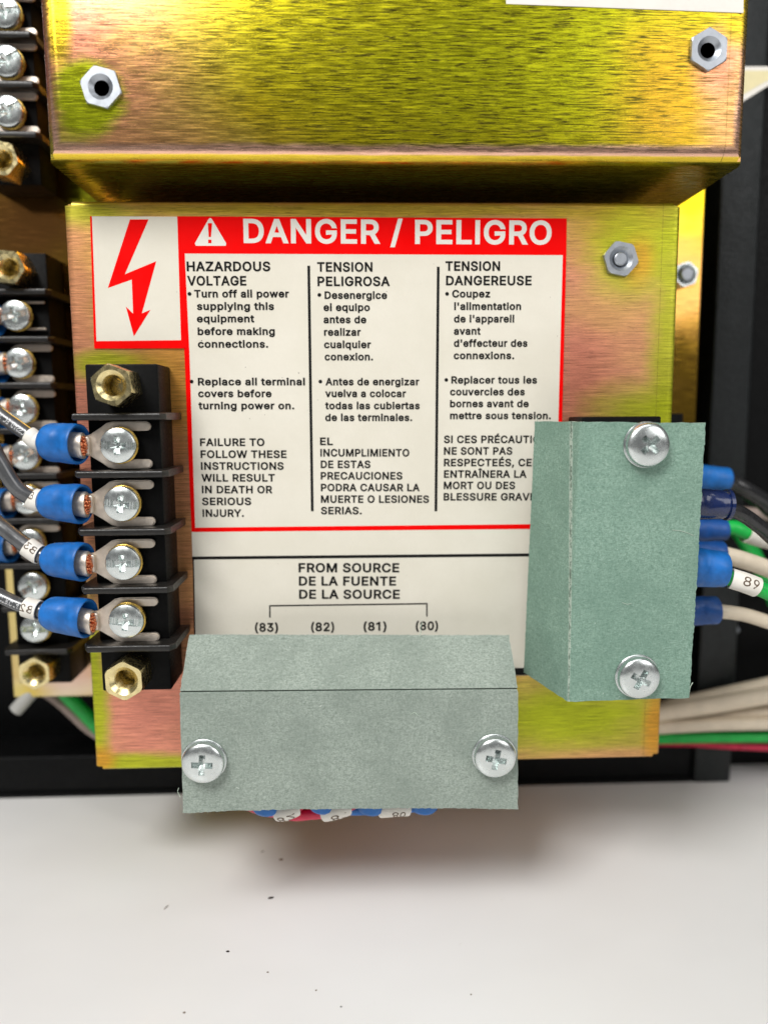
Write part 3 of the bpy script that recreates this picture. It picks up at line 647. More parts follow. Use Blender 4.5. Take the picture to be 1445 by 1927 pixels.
bpy.data.objects.remove(_master)
def place(master, parent, at, roty=0.0): return dup(master, parent, at, roty)

# ------------------------------------------------------------------ the setting: table
bm = bmesh.new()
NX, NY = 24, 24
g = [[bm.verts.new((-700 + 1400 * i / NX, -250 + 1250 * j / NY, 0)) for i in range(NX + 1)] for j in range(NY + 1)]
for j in range(NY):
    for i in range(NX): bm.faces.new((g[j][i], g[j][i + 1], g[j + 1][i + 1], g[j + 1][i]))
tag(build('tabletop', bm, 'table'), 'white laminate tabletop under the equipment', 'table', kind='structure')

# ------------------------------------------------------------------ black steel frame
YB = 203.0
fr = empty('steel_frame', (P(700, 1486, YB).x, YB + 10, 0), 'black painted steel frame standing on the white table behind the plated boxes', 'frame')
xl, xr = -190.0, P(1306, 1440, YB).x
bm = bmesh.new(); box(bm, (-190, 226, 0), (190, 229, 330), 0.3); build('back_panel', bm, 'frame_black', fr)
bm = bmesh.new()
z1 = P(100, 1424, YB).z
box(bm, (xl, YB, 0), (xr, YB + 14, z1), 0.6, 3); box(bm, (xl, YB - 0.8, 0), (xr, YB - 0.01, 1.2), 0.2)
build('base_rail', bm, 'frame_black', fr, smooth=40)
bm = bmesh.new()
px0, px1 = P(1306, 1440, YB - 1.5).x, P(1375, 1440, YB - 1.5).x
box(bm, (px0, YB - 1.5, 0.0), (px1, YB + 12, 330), 0.7, 3)
post = build('post', bm, 'crinkle', fr, smooth=40)
bm = bmesh.new(); q = P(1384, 1185, YB + 9); rings(bm, [circ(0.9, 0, 20, q), circ(0.85, 0.5, 20, q), circ(0.4, 0.8, 20, q)])
bm2 = bmesh.new(); box(bm2, (px1 + 0.02, YB + 9, 0), (150, YB + 12, 330), 0.3)
bm2.faces.ensure_lookup_table()
wing = build('side_wing', bm2, 'frame_black', fr); 
build('screw', bm, 'zinc_dull', wing, smooth=40)
# sticker corner on the frame
bm = bmesh.new()
pts = [P(1405, 126, YB - 1.9), P(1475, 126, YB - 1.9), P(1475, 128, YB - 1.9), P(1405, 186, YB - 1.9)]
YS = YB - 1.75
def slab(bm, px, Y, th):
    prism(bm, [(P(u, v, Y).x, P(u, v, Y).z) for u, v in px], Y, Y + th)
slab(bm, [(1395, 125), (1500, 125), (1500, 90), (1560, 90), (1450, 158), (1395, 192)], YS, 0.2)
st = build('sticker', bm, 'white_print', None, P(1420, 150, YS))
tag(st, 'white bordered yellow sticker corner on the black frame beside the upper box', 'sticker')
bm = bmesh.new(); slab(bm, [(1390, 133), (1500, 133), (1440, 153), (1390, 182)], YS - 0.06, 0.04)
M['sticker_yellow'] = plain('pale_yellow_print', (0.74, 0.66, 0.38), 0, 0.5, 0.04)
build('yellow_print', bm, 'sticker_yellow', st)

# ------------------------------------------------------------------ rear mounting plate
x0, x1 = P(25, 1300, YR).x, P(1322, 500, YR).x
z0, z1 = P(90, 1312, YR).z, P(100, 20, YR).z
mp = empty('mounting_plate', ((x0 + x1) / 2, YR, z0), 'yellow plated rear mounting plate behind the two boxes carrying the blurred terminal blocks', 'metal plate')
bm = bmesh.new(); box(bm, (x0, YR, z0), (x1, YR + 1.5, z1), 0.5, 3); box(bm, (x0 + 6, YR + 1.52, z0 + 4), (x1 - 6, 225.9, z1 - 4), 0.5)
build('plate', bm, 'rear', mp, smooth=40)
bm = bmesh.new()
q = P(1281, 520, YR); threaded(bm, 5.6, 3.0, 1.7, 2.2, rot=0.3, depth=1.2, closed=1.2); 
for v in bm.verts: v.co += q
bo = build('bolt', bm, 'zinc', mp, q, smooth=30)
bm = bmesh.new(); rings(bm, [circ(1.65, 2.0, 24, q), circ(1.65, 3.4, 24, q), circ(1.3, 3.7, 24, q)]); build('stud_end', bm, 'zinc_dull', bo, q, smooth=30)

# ------------------------------------------------------------------ plated boxes
def notch(x, y, z, r):
    b = bmesh.new(); rows = [[(x + r * math.cos(2 * PI * i / 18), yy, z + r * math.sin(2 * PI * i / 18)) for i in range(18)] for yy in (y - 4, y + 3.2)]
    rings(b, rows); return b
def corner_cut(xa, xb, za, zb, y0, y1):
    b = bmesh.new(); box(b, (xa, y0, za), (xb, y1, zb)); return b
def shell(x0, x1, z0, z1, y0, y1, r, seg=6):
    bm = bmesh.new(); box(bm, (x0, y0, z0), (x1, y1, z1))
    es = [e for e in bm.edges if all(abs(v.co.y - y0) < 1e-4 for v in e.verts)]
    bmesh.ops.bevel(bm, geom=es, offset=r, segments=seg, affect='EDGES', profile=0.5)
    return bm
# upper box
ux0, ux1 = P(85, 290, YU).x, P(1405, 296, YU).x
uz0 = P(700, 301, YU).z
ub = empty('equipment_box', ((ux0 + ux1) / 2, YU + 30, uz0), 'upper brushed yellow plated metal box with two open hex nuts and a blank white sticker', 'metal box')
bm = shell(ux0, ux1, uz0, P(700, -190, YU).z, YU, YU + 43, 3.3)
bm = boolean(bm, [corner_cut(ux0 - 1, ux0 + 1.1, uz0 - 1, uz0 + 1.3, YU - 1, YU + 1.6), corner_cut(ux1 - 1.1, ux1 + 1, uz0 - 1, uz0 + 1.3, YU - 1, YU + 1.6)])
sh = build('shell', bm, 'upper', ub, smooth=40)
place(RIVET, ub, P(192, 166, YU), 0.25); place(RIVET, ub, P(1331, 95, YU), PI / 6)
bm = bmesh.new(); slab(bm, [(952, 7), (1398, 24), (1400, -140), (950, -150)], YU - 0.16, 0.15); build('blank_sticker', bm, 'white_print', ub)
# lower box
lx0, lx1 = P(120, 385, YL).x, P(1281, 392, YL).x
lz0, lz1 = P(700, 1438, YL).z, P(700, 379, YL).z
lb = empty('equipment_box', ((lx0 + lx1) / 2, YL + 20, lz0), 'lower yellow plated metal box carrying the red and white danger label', 'metal box')
bm = shell(lx0, lx1, lz0, lz1, YL, YR - 0.05, 0.9, 4)
ct = []
for xx, sx in ((lx0, 1), (lx1, -1)):
    for zz, sz in ((lz0, 1), (lz1, -1)):
        w, h = 1.5, 0.9
        ct.append(corner_cut(min(xx - sx, xx + sx * w), max(xx - sx, xx + sx * w), min(zz - sz, zz + sz * h), max(zz - sz, zz + sz * h), YL - 1, YL + 2.5))
ct.append(corner_cut(lx0 + 1.6, lx1 - 1.6, lz0 + 1.6, lz1 + 3, YL + 4.5, YR - 1.5))      # open topped behind its front flange
bm = boolean(bm, ct)
build('shell', bm, 'lower', lb, smooth=40)
s = place(STUD, lb, P(1166, 488, YL), 0.2); s.name = 'rivet_nut'
c_ = STUDPIN.copy(); COL.objects.link(c_); c_.parent = s; c_.location = (0, 0.0002, 0)

# ------------------------------------------------------------------ danger label
YLB = YL - 0.2
wl_ = empty('warning_label', P(640, 1271, YLB), 'white and red danger label in three languages stuck to the lower box', 'warning label')
def pz(px, Y): return [(P(u, v, Y).x, P(u, v, Y).z) for u, v in px]
bm = bmesh.new()
prism(bm, pz([(170, 407), (1066, 411), (1057, 800), (1042, 1271), (370, 1274), (361, 1000), (347, 655), (178, 656)], YLB), YLB, YL - 0.01)
build('paper', bm, 'label', wl_)
Y1, Y2 = YLB - 0.025, YLB - 0.05
def patch(bm, px, Y, th=0.02): prism(bm, pz(px, Y), Y, Y + th)
bm = bmesh.new()
patch(bm, [(334, 407), (1066, 411), (1065, 480), (348, 477), (356.5, 655), (347, 656), (341, 640)], Y1)         # heading band
patch(bm, [(347, 655.3), (356.6, 655.3), (367.5, 992), (367.5, 1001), (361, 1001)], Y1)
patch(bm, [(1058.5, 480), (1065, 480), (1057, 800), (1050, 800)], Y1)
patch(bm, [(367.6, 993), (1045, 986), (1045, 995), (367.6, 1001)], Y1)
build('red_border', bm, 'red', wl_)
bm = bmesh.new()
patch(bm, [(170, 407), (173.5, 407), (182, 642), (341, 640.2), (346.8, 655.5), (178, 656)], Y1); lp = build('lightning_panel', bm, 'red', wl_)
bm = bmesh.new()
patch(bm, [(245, 413), (280, 413), (235.5, 516), (294.5, 491.5), (267.5, 589.5), (283.5, 583), (252.5, 633), (237.5, 577), (251, 590), (248.5, 526), (203.5, 542)], Y1)
build('lightning_bolt', bm, 'red', wl_)
bm = bmesh.new()
tri = [(393, 412), (396, 410), (399, 412), (426, 458), (425, 462.5), (369, 462.5), (367, 458)]
patch(bm, tri, Y2); al = build('alert_triangle', bm, 'white_print', wl_)
bm = bmesh.new(); Y3 = Y2 - 0.025
patch(bm, [(391.5, 420), (399.5, 420), (397.3, 446), (393.2, 446)], Y3); patch(bm, [(392.2, 451), (398.2, 451), (398.2, 457.5), (392.2, 457.5)], Y3)
build('exclamation_mark', bm, 'red', al)
bm = bmesh.new(); letter(bm, 'DANGER / PELIGRO', 459, 1037, 457.5, 42, Y2, 0.022, v1=460.5); build('heading_text', bm, 'white_print', wl_)
def para(lines, cap, bold, bullet=None):
    bm = bmesh.new()
    for (t, a, b, v) in lines:
        if isinstance(t, tuple): letter(bm, t[0], a, b, v, cap, Y2, bold, ratio=t[1])
        else: letter(bm, t, a, b, v, cap, Y2, bold)
    if bullet:
        u, v = bullet; q = P(u, v, Y2); r = SZ(3.4, Y2)
        bm.faces.new([bm.verts.new((q.x + r * math.cos(k * PI / 8), Y2, q.z + r * math.sin(k * PI / 8))) for k in range(16)])
    return build('warning_text', bm, 'ink', wl_)
BD, BH = 0.029, 0.026
para([('HAZARDOUS', 352, 509, 510.5), ('VOLTAGE', 353, 464, 537.5)], 17, BH)
para([('Turn off all power', 366, 544, 560), ('supplying this', 371, 516, 583.5), ('equipment', 371, 479, 606.8), ('before making', 372.5, 517.5, 630.6), ('connections.', 373, 505, 654.5)], 13.6, BD, (357, 553))
para([('Replace all terminal', 373, 574, 725.3), ('covers before', 373.5, 512, 747.6), ('turning power on.', 374, 554, 770.4)], 13.6, BD, (361, 718))
para([('FAILURE TO', 377, 498, 839.5), ('FOLLOW THESE', 378, 539.5, 862), ('INSTRUCTIONS', 378.7, 534, 884.2), ('WILL RESULT', 379.4, 517.5, 906.4), ('IN DEATH OR', 380.4, 513, 928.5), ('SERIOUS', 380.7, 473, 950.7), ('INJURY.', 381.7, 459.3, 972.8)], 14.3, BH)
para([('TENSION', 597, 701, 511.5), ('PELIGROSA', 597.7, 733.7, 538.5)], 17, BH)
para([('Desenergice', 611, 729, 562.7), ('el equipo', 609, 696, 585.5), ('antes de', 609, 690, 608.5), ('realizar', 610, 679, 632), ('cualquier', 610, 698, 655.4), ('conexion.', 611, 702, 678.4)], 13.6, BD, (601, 555))
para([('Antes de energizar', 612.5, 788.7, 725.3), ('vuelva a colocar', 612, 763.8, 747.5), ('todas las cubiertas', 612, 789.7, 770.3), ('de las terminales.', 612, 775.5, 792.5)], 13.6, BD, (603, 718))
para([('EL', 602.5, 626.4, 837.8), ('INCUMPLIMIENTO', 603, 770, 859.3), ('DE ESTAS', 603.6, 697, 881), ('PRECAUCIONES', 603.6, 757, 902.6), ('PODRA CAUSAR LA', 604, 789.7, 924.6), ('MUERTE O LESIONES', 604, 807, 946.4), ('SERIAS.', 604, 680.7, 968)], 14.3, BH)
para([('TENSION', 838, 940.6, 509.8), ('DANGEREUSE', 839, 999.8, 537)], 17, BH)
para([('Coupez', 850.6, 922, 560), ("l'alimentation", 854.4, 980, 583.5), ("de l'apparell", 854, 967, 607), ('avant', 853.7, 904, 630), ("d'effecteur des", 853.7, 992, 652.8), ('connexions.', 853.4, 967, 676)], 13.6, BD, (841, 553))
para([('Replacer tous les', 849, 1010, 722), ('couvercles des', 846.5, 987, 744.2), ('bornes avant de', 846.5, 995, 766.5), ('mettre sous tension.', 846.5, 1036, 789)], 13.6, BD, (839.5, 715))
para([(('SI CES PRÉCAUTIONS', 'SI CES PRÉCAUTI'), 835, 1000, 834), ('NE SONT PAS', 835, 963.4, 855.8), (('RESPECTEÉS, CELA', 'RESPECTEÉS, CE'), 835, 999.8, 877.6), ('ENTRAÎNERA LA', 835, 990.4, 899.2), ('MORT OU DES', 834.7, 968.6, 920.6), (('BLESSURE GRAVE.', 'BLESSURE GRAV'), 834.4, 996, 942)], 14.3, BH)
para([('FROM SOURCE', 562, 751, 1077.2), ('DE LA FUENTE', 562.6, 745, 1102.2), ('DE LA SOURCE', 563, 752, 1127)], 18, BH)
para([('(83)', 480, 523.5, 1189), ('(82)', 585.5, 629, 1188), ('(81)', 684, 727, 1187), ('(80)', 782, 824, 1186)], 17.5, 0.026)
bm = bmesh.new()
patch(bm, [(578.5, 500), (583.5, 500), (590.3, 962), (585.3, 962)], Y2); patch(bm, [(822, 502), (827, 502), (822.5, 962), (817.5, 962)], Y2)
patch(bm, [(362, 1047.5), (1046, 1041), (1046, 1046.5), (362, 1053)], Y2)
patch(bm, [(363, 1053.2), (365.4, 1053.2), (369.5, 1266), (367, 1266)], Y2)
patch(bm, [(368, 1258), (1042, 1257), (1042, 1270.5), (368, 1273)], Y2)
for a, b in (((508, 1161), (508, 1140)), ((508, 1140), (803, 1136)), ((803, 1136), (803, 1159))):
    d = Vector((b[0] - a[0], b[1] - a[1])).normalized(); nn = Vector((-d.y, d.x)) * 1.25; d *= 1.2
    patch(bm, [(a[0] - d.x + nn.x, a[1] - d.y + nn.y), (b[0] + d.x + nn.x, b[1] + d.y + nn.y), (b[0] + d.x - nn.x, b[1] + d.y - nn.y), (a[0] - d.x - nn.x, a[1] - d.y - nn.y)], Y2 - (0.0 if a[0] == b[0] else 0.004))
build('ruled_line', bm, 'ink', wl_)

# ------------------------------------------------------------------ terminal blocks
def fin_mesh(x0, x1, z, y0, y1, th=1.35, upright=False):
    bm = bmesh.new()
    prof = [(x0, y1), (x0, y0 + 2.0), (x0 + 1.0, y0), (x1 - 0.8, y0), (x1, y0 + 1.4), (x1, y1)]
    if upright:                                     # x0,x1 are heights and z is the X position
        a = [bm.verts.new((z - th / 2, y, x)) for x, y in prof]; b = [bm.verts.new((z + th / 2, y, x)) for x, y in prof]
    else:
        a = [bm.verts.new((x, y, z - th / 2)) for x, y in prof]; b = [bm.verts.new((x, y, z + th / 2)) for x, y in prof]
    n = len(prof); bm.faces.new(a); bm.faces.new(b[::-1])
    for i in range(n): bm.faces.new((a[i], b[i], b[(i + 1) % n], a[(i + 1) % n]))
    bmesh.ops.recalc_face_normals(bm, faces=bm.faces)
    es = [e for e in bm.edges if all(v.co.y < y1 - 0.01 for v in e.verts) and any(abs((v.co.x if upright else v.co.z) - (z - th / 2)) < 1e-4 for v in e.verts) == all(abs((v.co.x if upright else v.co.z) - (z - th / 2)) < 1e-4 for v in e.verts)]
    bmesh.ops.bevel(bm, geom=es, offset=0.42, segments=3, affect='EDGES', profile=0.5)
    return bm
def block(label, x0, x1, z0, z1, yd, yb, fins, yf, fx0, fx1, screws=(), stands=(), upright=False, group='black terminal strips'):
    t = empty('terminal_block', ((x0 + x1) / 2, yb, min(z0, z1)), label, 'terminal block', group)
    bm = bmesh.new(); box(bm, (x0, yd, z0), (x1, yb - 0.02, z1), 0.35, 2)
    build('body', bm, 'bakelite', t, smooth=40)
    for f in fins:
        build('barrier', fin_mesh(fx0, fx1, f, yf, yb - 0.06, upright=upright), 'barrier', t, smooth=40)
    for (p, a) in screws:
        s = place(BIND, t, p, a)
        c = CLAMP.copy(); COL.objects.link(c); c.parent = s; c.location = (0, 0.0009, 0)
        c.name = 'clamp_washer'
    for (p, a) in stands: place(STAND, t, p, a)
    return t
# front strip on the lower box
FS = [(225, 838), (231, 947.5), (234, 1058), (240, 1167)]
SY = 147.3
bx0, bx1 = P(160, 690, YD).x, P(297, 690, YD).x
fins = [P(215, v, YF).z for v in (784, 893, 1002, 1112, 1222)]
block('black terminal block with four wired screws beside the danger label', bx0, bx1, P(230, 1300, YD).z, P(230, 685, YD).z, YD, YL,
      fins, YF, P(128, 785, YF).x, P(309, 785, YF).x,
      [(P(u, v, SY), a) for (u, v), a in zip(FS, (0.05, 0.12, 0.0, 0.1))],
      [(P(210, 725, 143.4) + Vector((0, 6.6, 0)), 0.35), (P(233, 1282, 143.4) + Vector((0, 6.6, 0)), 0.5)])
# strip under the right cover
rx0, rx1 = P(1095, 785, YD).x, P(1244, 785, YD).x
rzt, rzb = P(1170, 784, YD).z, P(1170, 1300, YD).z
st2 = [(P(1214, 836, 143.2) + Vector((0, 6.6, 0)), 0.0), (P(1198, 1272, 143.2) + Vector((0, 6.6, 0)), 0.0)]
block('black terminal block hidden under the upright green cover, only its top edge showing', rx0, rx1, rzb, rzt, YD, YL,
      [rzt - 10.5 - 10.4 * k for k in range(4)], YF, rx0 - 1, rx1 + 2.5, (), st2)
# strip under the bottom cover
hx0, hx1 = P(352, 1400, YD).x, P(962, 1400, YD).x
hz0, hz1 = P(650, 1460, YD).z, P(650, 1350, YD).z
st3 = [(P(383, 1430, 143.2) + Vector((0, 6.6, 0)), 0.0), (P(930, 1420, 143.2) + Vector((0, 6.6, 0)), 0.0)]
block('black terminal block hidden behind the wide grey green cover', hx0, hx1, hz0, hz1, YD, YL,
      [hx0 + 10.5 + 11.1 * k for k in range(5)], YF, hz0 - 1.5, hz1 + 1, (), st3, upright=True)
# rear strips
RS = [(32, 594), (38, 684), (44, 770), (49, 857), (54, 940), (59, 1022), (65, 1103), (69, 1182)]
RY = 181.0
rb0, rb1 = P(36, 1260, YRD).x, P(134, 1260, YRD).x
rf0, rf1 = P(2, 1228, YRF).x, P(133, 1228, YRF).x
block('long blurred black terminal block on the rear plate left of the danger label box', rb0, rb1, P(80, 1286, YRD).z, P(80, 476, YRD).z, YRD, YR,
      [P(60, v, YRF).z for v in (548, 638, 725, 811, 896, 981, 1066, 1147, 1228)], YRF, rf0, rf1,
      [(P(u, v, RY), random.uniform(-0.6, 0.6)) for u, v in RS],
      [(P(14, 502, 177) + Vector((0, 6.6, 0)), 0.1), (P(65, 1268, 177) + Vector((0, 6.6, 0)), 0.52)])
US = [(10, -60), (12, 26), (16, 118), (18, 212)]
block('blurred black terminal block on the rear plate left of the upper box', rb0, rb1, P(40, 348, YRD).z, P(40, -140, YRD).z, YRD, YR,
      [P(20, v, YRF).z for v in (-30, 63, 157, 252)], YRF, rf0, rf1,
      [(P(u, v, RY), random.uniform(-0.6, 0.6)) for u, v in US], [(P(1, 297, 177) + Vector((0, 6.6, 0)), 0.2)])
qx0, qx1 = P(1180, 900, YRD).x, P(1286, 780, YRD).x
block('rear black terminal block mostly hidden behind the upright green cover', qx0, qx1, P(1240, 1250, YRD).z, P(1240, 778, YRD).z, YRD, YR,
      [P(1240, v, YRF).z for v in (870, 960, 1045, 1125)], YRF, qx0 - 1, qx1 + 1)

# ------------------------------------------------------------------ wires with fork terminals
def arc(cx, cz, r, a0, a1, n): return [(cx + r * math.cos(a0 + (a1 - a0) * i / n), cz + r * math.sin(a0 + (a1 - a0) * i / n)) for i in range(n + 1)]
def fork_outline(neck, half=4.45, slot=2.7, tip=6.0, tilt=0.0):
    w = half - slot; r = w / 2
    top = [(-neck, 1.9), (-neck + 0.9, 1.9), (-neck + 1.5, 2.1), (-3.3, half - 1.0), (-2.3, half - 0.25), (-1.2, half)]
    top += [(tip - r - 0.01, half)] + arc(tip - r, half - r, r, PI / 2, -PI / 2, 8) + [(0.6, slot)]
    top += arc(0, 0, slot, PI / 2 - 0.1, PI, 8)
    bot = [(x, -z) for x, z in reversed(top[:-1])]
    pts = top + bot
    c, s = math.cos(tilt), math.sin(tilt)
    return [(x * c - z * s, x * s + z * c) for x, z in pts]
def lead(label, screw, yfork, A, B, rA, rB, wire_px, wire_r, wire_mat='wire_black', neck=6.9, yc=None, sleeve=None, mark=None, wire_print=None,
         group='wired fork terminals', blue='blue', tilt=0.0, sleeve_r=None, fork=True, strands=True, print_flip=True, half=4.45, square=False, rim=False, mark_ang=0.0):
    """fork on a screw, ferrule with copper, blue barrel A->B, marker sleeve, insulated wire. Points are photo pixels at the given depths"""
    yc = yc if yc is not None else yfork - 1.6
    a = P(A[0], A[1], yc); b = P(B[0], B[1], yc + (2.6 if fork else 0))
    t = empty('lead_wire', a, label, 'wire', group)
    if fork:
        s = P(screw[0], screw[1], yfork)
        bm = bmesh.new(); prism(bm, [(s.x + x, s.z + z) for x, z in fork_outline(neck, half, tilt=tilt)], yfork, yfork + 0.8)
        bmesh.ops.recalc_face_normals(bm, faces=bm.faces)
        es = [e for e in bm.edges if all(abs(v.co.y - yfork) < 1e-4 for v in e.verts)]
        bmesh.ops.bevel(bm, geom=es, offset=0.22, segments=2, affect='EDGES')
        fk = build('fork_terminal', bm, 'tin', t, s, smooth=50)
        e = Vector((s.x - neck * math.cos(tilt) + 0.75, yc + 0.2, s.z - neck * math.sin(tilt)))
        ax = (a.lerp(b, 0.6) - e).normalized()
        bm = bmesh.new(); n = 28; rows = []
        for (d, ry, rz) in ((3.5, 2.0, 2.35), (0.3, 2.05, 2.5), (0.06, 2.0, 2.45), (0.0, 1.85, 2.28), (0.04, 1.58, 1.9), (0.25, 1.52, 1.82), (2.5, 1.5, 1.8)):
            c = e + ax * d
            rows.append([(c.x, c.y + ry * math.cos(2 * PI * k / n), c.z + rz * math.sin(2 * PI * k / n)) for k in range(n)])
        rings(bm, rows); fe = build('ferrule', bm, 'tin', fk, e, smooth=50)
        bm = bmesh.new()
        box(bm, (e.x - 0.3, e.y + 0.3, e.z - 1.7), (s.x - neck + 1.6, yfork + 0.8, s.z + 1.7), 0.2)
        build('crimp_tongue', bm, 'tin', fk, e, smooth=50)
        if strands:
            bm = bmesh.new(); random.seed(int(abs(s.z) * 10))
            for ring_r, k in ((0.0, 1), (0.45, 6), (0.9, 11), (1.3, 16)):
                for i in range(k):
                    an = 2 * PI * i / k + ring_r * 3 + random.uniform(-.15, .15)
                    o = Vector((0, ring_r * 1.08 * math.cos(an), ring_r * 1.32 * math.sin(an)))
                    c0, c1 = e + ax * 2.0 + o, e - ax * (0.55 - 0.3 * ring_r + random.uniform(-0.12, 0.2)) + o
                    tube(bm, [c0, c1, c1 - ax * 0.08, c1 - ax * 0.12], [0.23, 0.23, 0.15, 0.02], n=8)
            build('copper_strands', bm, 'copper', fk, e, smooth=50)
    # barrel
    L = (b - a)
    prof = [(0.0, .965, .965), (0.015, .99, .99), (0.05, 1, 1), (0.20, .98, 1.0), (0.26, .94, .995), (0.40, .91, .985), (0.46, .95, .98), (0.54, .97, .97), (0.70, .98, .97)]
    d0 = 0.92 if square else 0.74
    path, rn, rb = [], [], []
    for tt, kn, kb in prof:
        r = rA + (rB - rA) * max(0, (tt - 0.2) / 0.8)
        path.append(a + L * tt); rn.append(r * kn * 0.92); rb.append(r * kb)
    for k in range(1, 7):
        an = k / 6 * PI / 2 * 0.92
        tt = d0 + (1 - d0) * math.sin(an); r = (rA + (rB - rA) * 0.85)
        path.append(a + L * tt); kk = (0.62 + 0.35 * math.cos(an)) if square else (0.40 + 0.57 * math.cos(an)); rn.append(r * kk); rb.append(r * kk)
    # open mouth
    mp_, mn, mb = [a + L * 0.30, a + L * 0.02, a + L * 0.0], [rA * .80 * .92, rA * .86 * .92, rA * .92 * .92], [rA * .80, rA * .86, rA * .92]
    bm = bmesh.new(); tube(bm, mp_ + path, mn + rn, mb + rb, n=40)
    ax_ = L.normalized(); sd = a.z * 0.37 + a.x
    for vv in bm.verts:                                  # crushed and uneven from the crimping tool
        rel = vv.co - a; tq = rel.dot(ax_) / L.length
        rad = rel - ax_ * rel.dot(ax_)
        if rad.length > 0.6 * rA and tq > 0.08:
            k = 0.045 * mnoise.noise(Vector((tq * 4, rad.y * 0.5, rad.z * 0.5 + sd))) 
            flat = max(0.0, -rad.y / rad.length) ** 6 * math.exp(-((tq - 0.36) / 0.10) ** 2) * 0.16
            vv.co += rad * (k - flat)
    br = build('crimp_barrel', bm, blue, t, smooth=50)
    if rim:
        bm = bmesh.new(); tube(bm, [a + L * 0.90, a + L * 0.905, a + L * 0.99, a + L * 1.0], [rB * .9, rB * 1.07, rB * 1.07, rB * 1.0], n=40); build('rim', bm, blue, br, smooth=40)
    # wire
    pts = [a + L * 0.8] + [P(u, v, y) for u, v, y in wire_px]
    wp = catmull(pts, 10)
    bm = bmesh.new(); tube(bm, wp, wire_r, n=20); ins = build('insulation', bm, wire_mat, t, smooth=60)
    if wire_print:
        txt, s0, ln, cap, ang = wire_print
        bm = bmesh.new(); wrap_letter(bm, txt, wp, s0, ln, cap, wire_r, ang, 0.0, print_flip); build('printed_text', bm, 'ink_white', ins)
    if sleeve:
        cum, k0, k1 = 0.0, None, None
        seg = []
        for i in range(1, len(wp)):
            cum += (wp[i] - wp[i - 1]).length
            if sleeve[0] <= cum <= sleeve[1]: seg.append(wp[i])
        sr = sleeve_r or wire_r * 1.32
        bm = bmesh.new()
        if len(seg) < 2: seg = [wp[1], wp[2]]
        path = [seg[0]] + seg + [seg[-1]] + [seg[-1]] ; 
        d0 = (seg[1] - seg[0]).normalized()
        path = [seg[0] + d0 * 0.9, seg[0] + d0 * 0.02, seg[0]] + seg[1:] + [seg[-1] + (seg[-1] - seg[-2]).normalized() * 0.05]
        rr = [sr * 0.84, sr * 0.86, sr] + [sr] * (len(seg) - 1) + [sr * 0.8]
        # the two first rings turn the rim inward
        rows = []
        fr_ = frames(seg)
        p0, t0, n0, b0 = fr_[0]
        def ring(p, nn, bb, r): return [p + nn * (r * math.cos(2 * PI * k / 28)) + bb * (r * math.sin(2 * PI * k / 28)) for k in range(28)]
        rows.append(ring(p0 + t0 * 1.0, n0, b0, sr * 0.80)); rows.append(ring(p0, n0, b0, sr * 0.86)); rows.append(ring(p0, n0, b0, sr))
        for p, tt, nn, bb in fr_[1:]: rows.append(ring(p, nn, bb, sr))
        pe, te, ne, be = fr_[-1]
        rows.append(ring(pe + te * 0.02, ne, be, wire_r * 1.02))
        rings(bm, rows, False, False)
        sv = build('marker_sleeve', bm, 'sleeve', t, smooth=50)
        if mark:
            txt, s0, ln, cap, flip = mark
            bm = bmesh.new(); wrap_letter(bm, txt, seg, s0, ln, cap, sr, mark_ang, 0.004, flip); build('marker_number', bm, 'ink_brown', sv)
    return t
YK = 148.55
lead('printed dark wire with plain white sleeve on the top screw of the front terminal block', FS[0], YK, (150, 836), (84, 832), 3.85, 3.75,
     [(70, 829, 149.6), (57, 820, 149.6), (30, 801, 150.1), (0, 779, 150.6), (-40, 745, 151.6), (-140, 690, 158), (-300, 660, 175)], 1.38, sleeve=(2.0, 4.9), sleeve_r=1.75, wire_print=('AWN  DB  GASSD', 5.0, 7.6, 1.15, 0.15))
lead('dark wire with white sleeve on the second screw of the front terminal block', FS[1], YK, (157, 949), (82, 943), 3.8, 3.4,
     [(70, 941, 149.6), (58, 936, 149.6), (30, 916, 149.1), (0, 868, 149.1), (-30, 815, 149.6), (-110, 720, 158), (-280, 680, 175)], 1.5, sleeve=(1.6, 4.4), sleeve_r=2.15, mark=('80', 0.7, 1.9, 1.5, False), mark_ang=0.5)
lead('dark wire with white sleeve on the third screw of the front terminal block', FS[2], YK, (160, 1058), (87, 1051), 3.75, 3.3,
     [(74, 1043, 149.6), (60, 1034, 149.6), (30, 1012, 150.1), (0, 988, 150.6), (-40, 955, 151.6), (-150, 890, 160), (-320, 860, 178)], 1.5, sleeve=(2.8, 6.0), sleeve_r=1.95, mark=('83', 0.8, 2.0, 1.4, False), mark_ang=0.45)
lead('printed dark wire with white sleeve on the lowest screw of the front terminal block', FS[3], YK, (166, 1164), (85, 1153), 3.85, 3.45,
     [(72, 1148, 149.6), (56, 1144, 149.6), (30, 1135, 150.1), (0, 1121, 150.6), (-40, 1103, 151.6), (-150, 1060, 160), (-320, 1010, 178)], 1.4, sleeve=(2.9, 6.0), sleeve_r=2.0, mark=('82', 0.8, 1.9, 1.5, False), mark_ang=0.2, wire_print=('ELECTRIC 14', 6.4, 6.0, 1.1, 0.1))
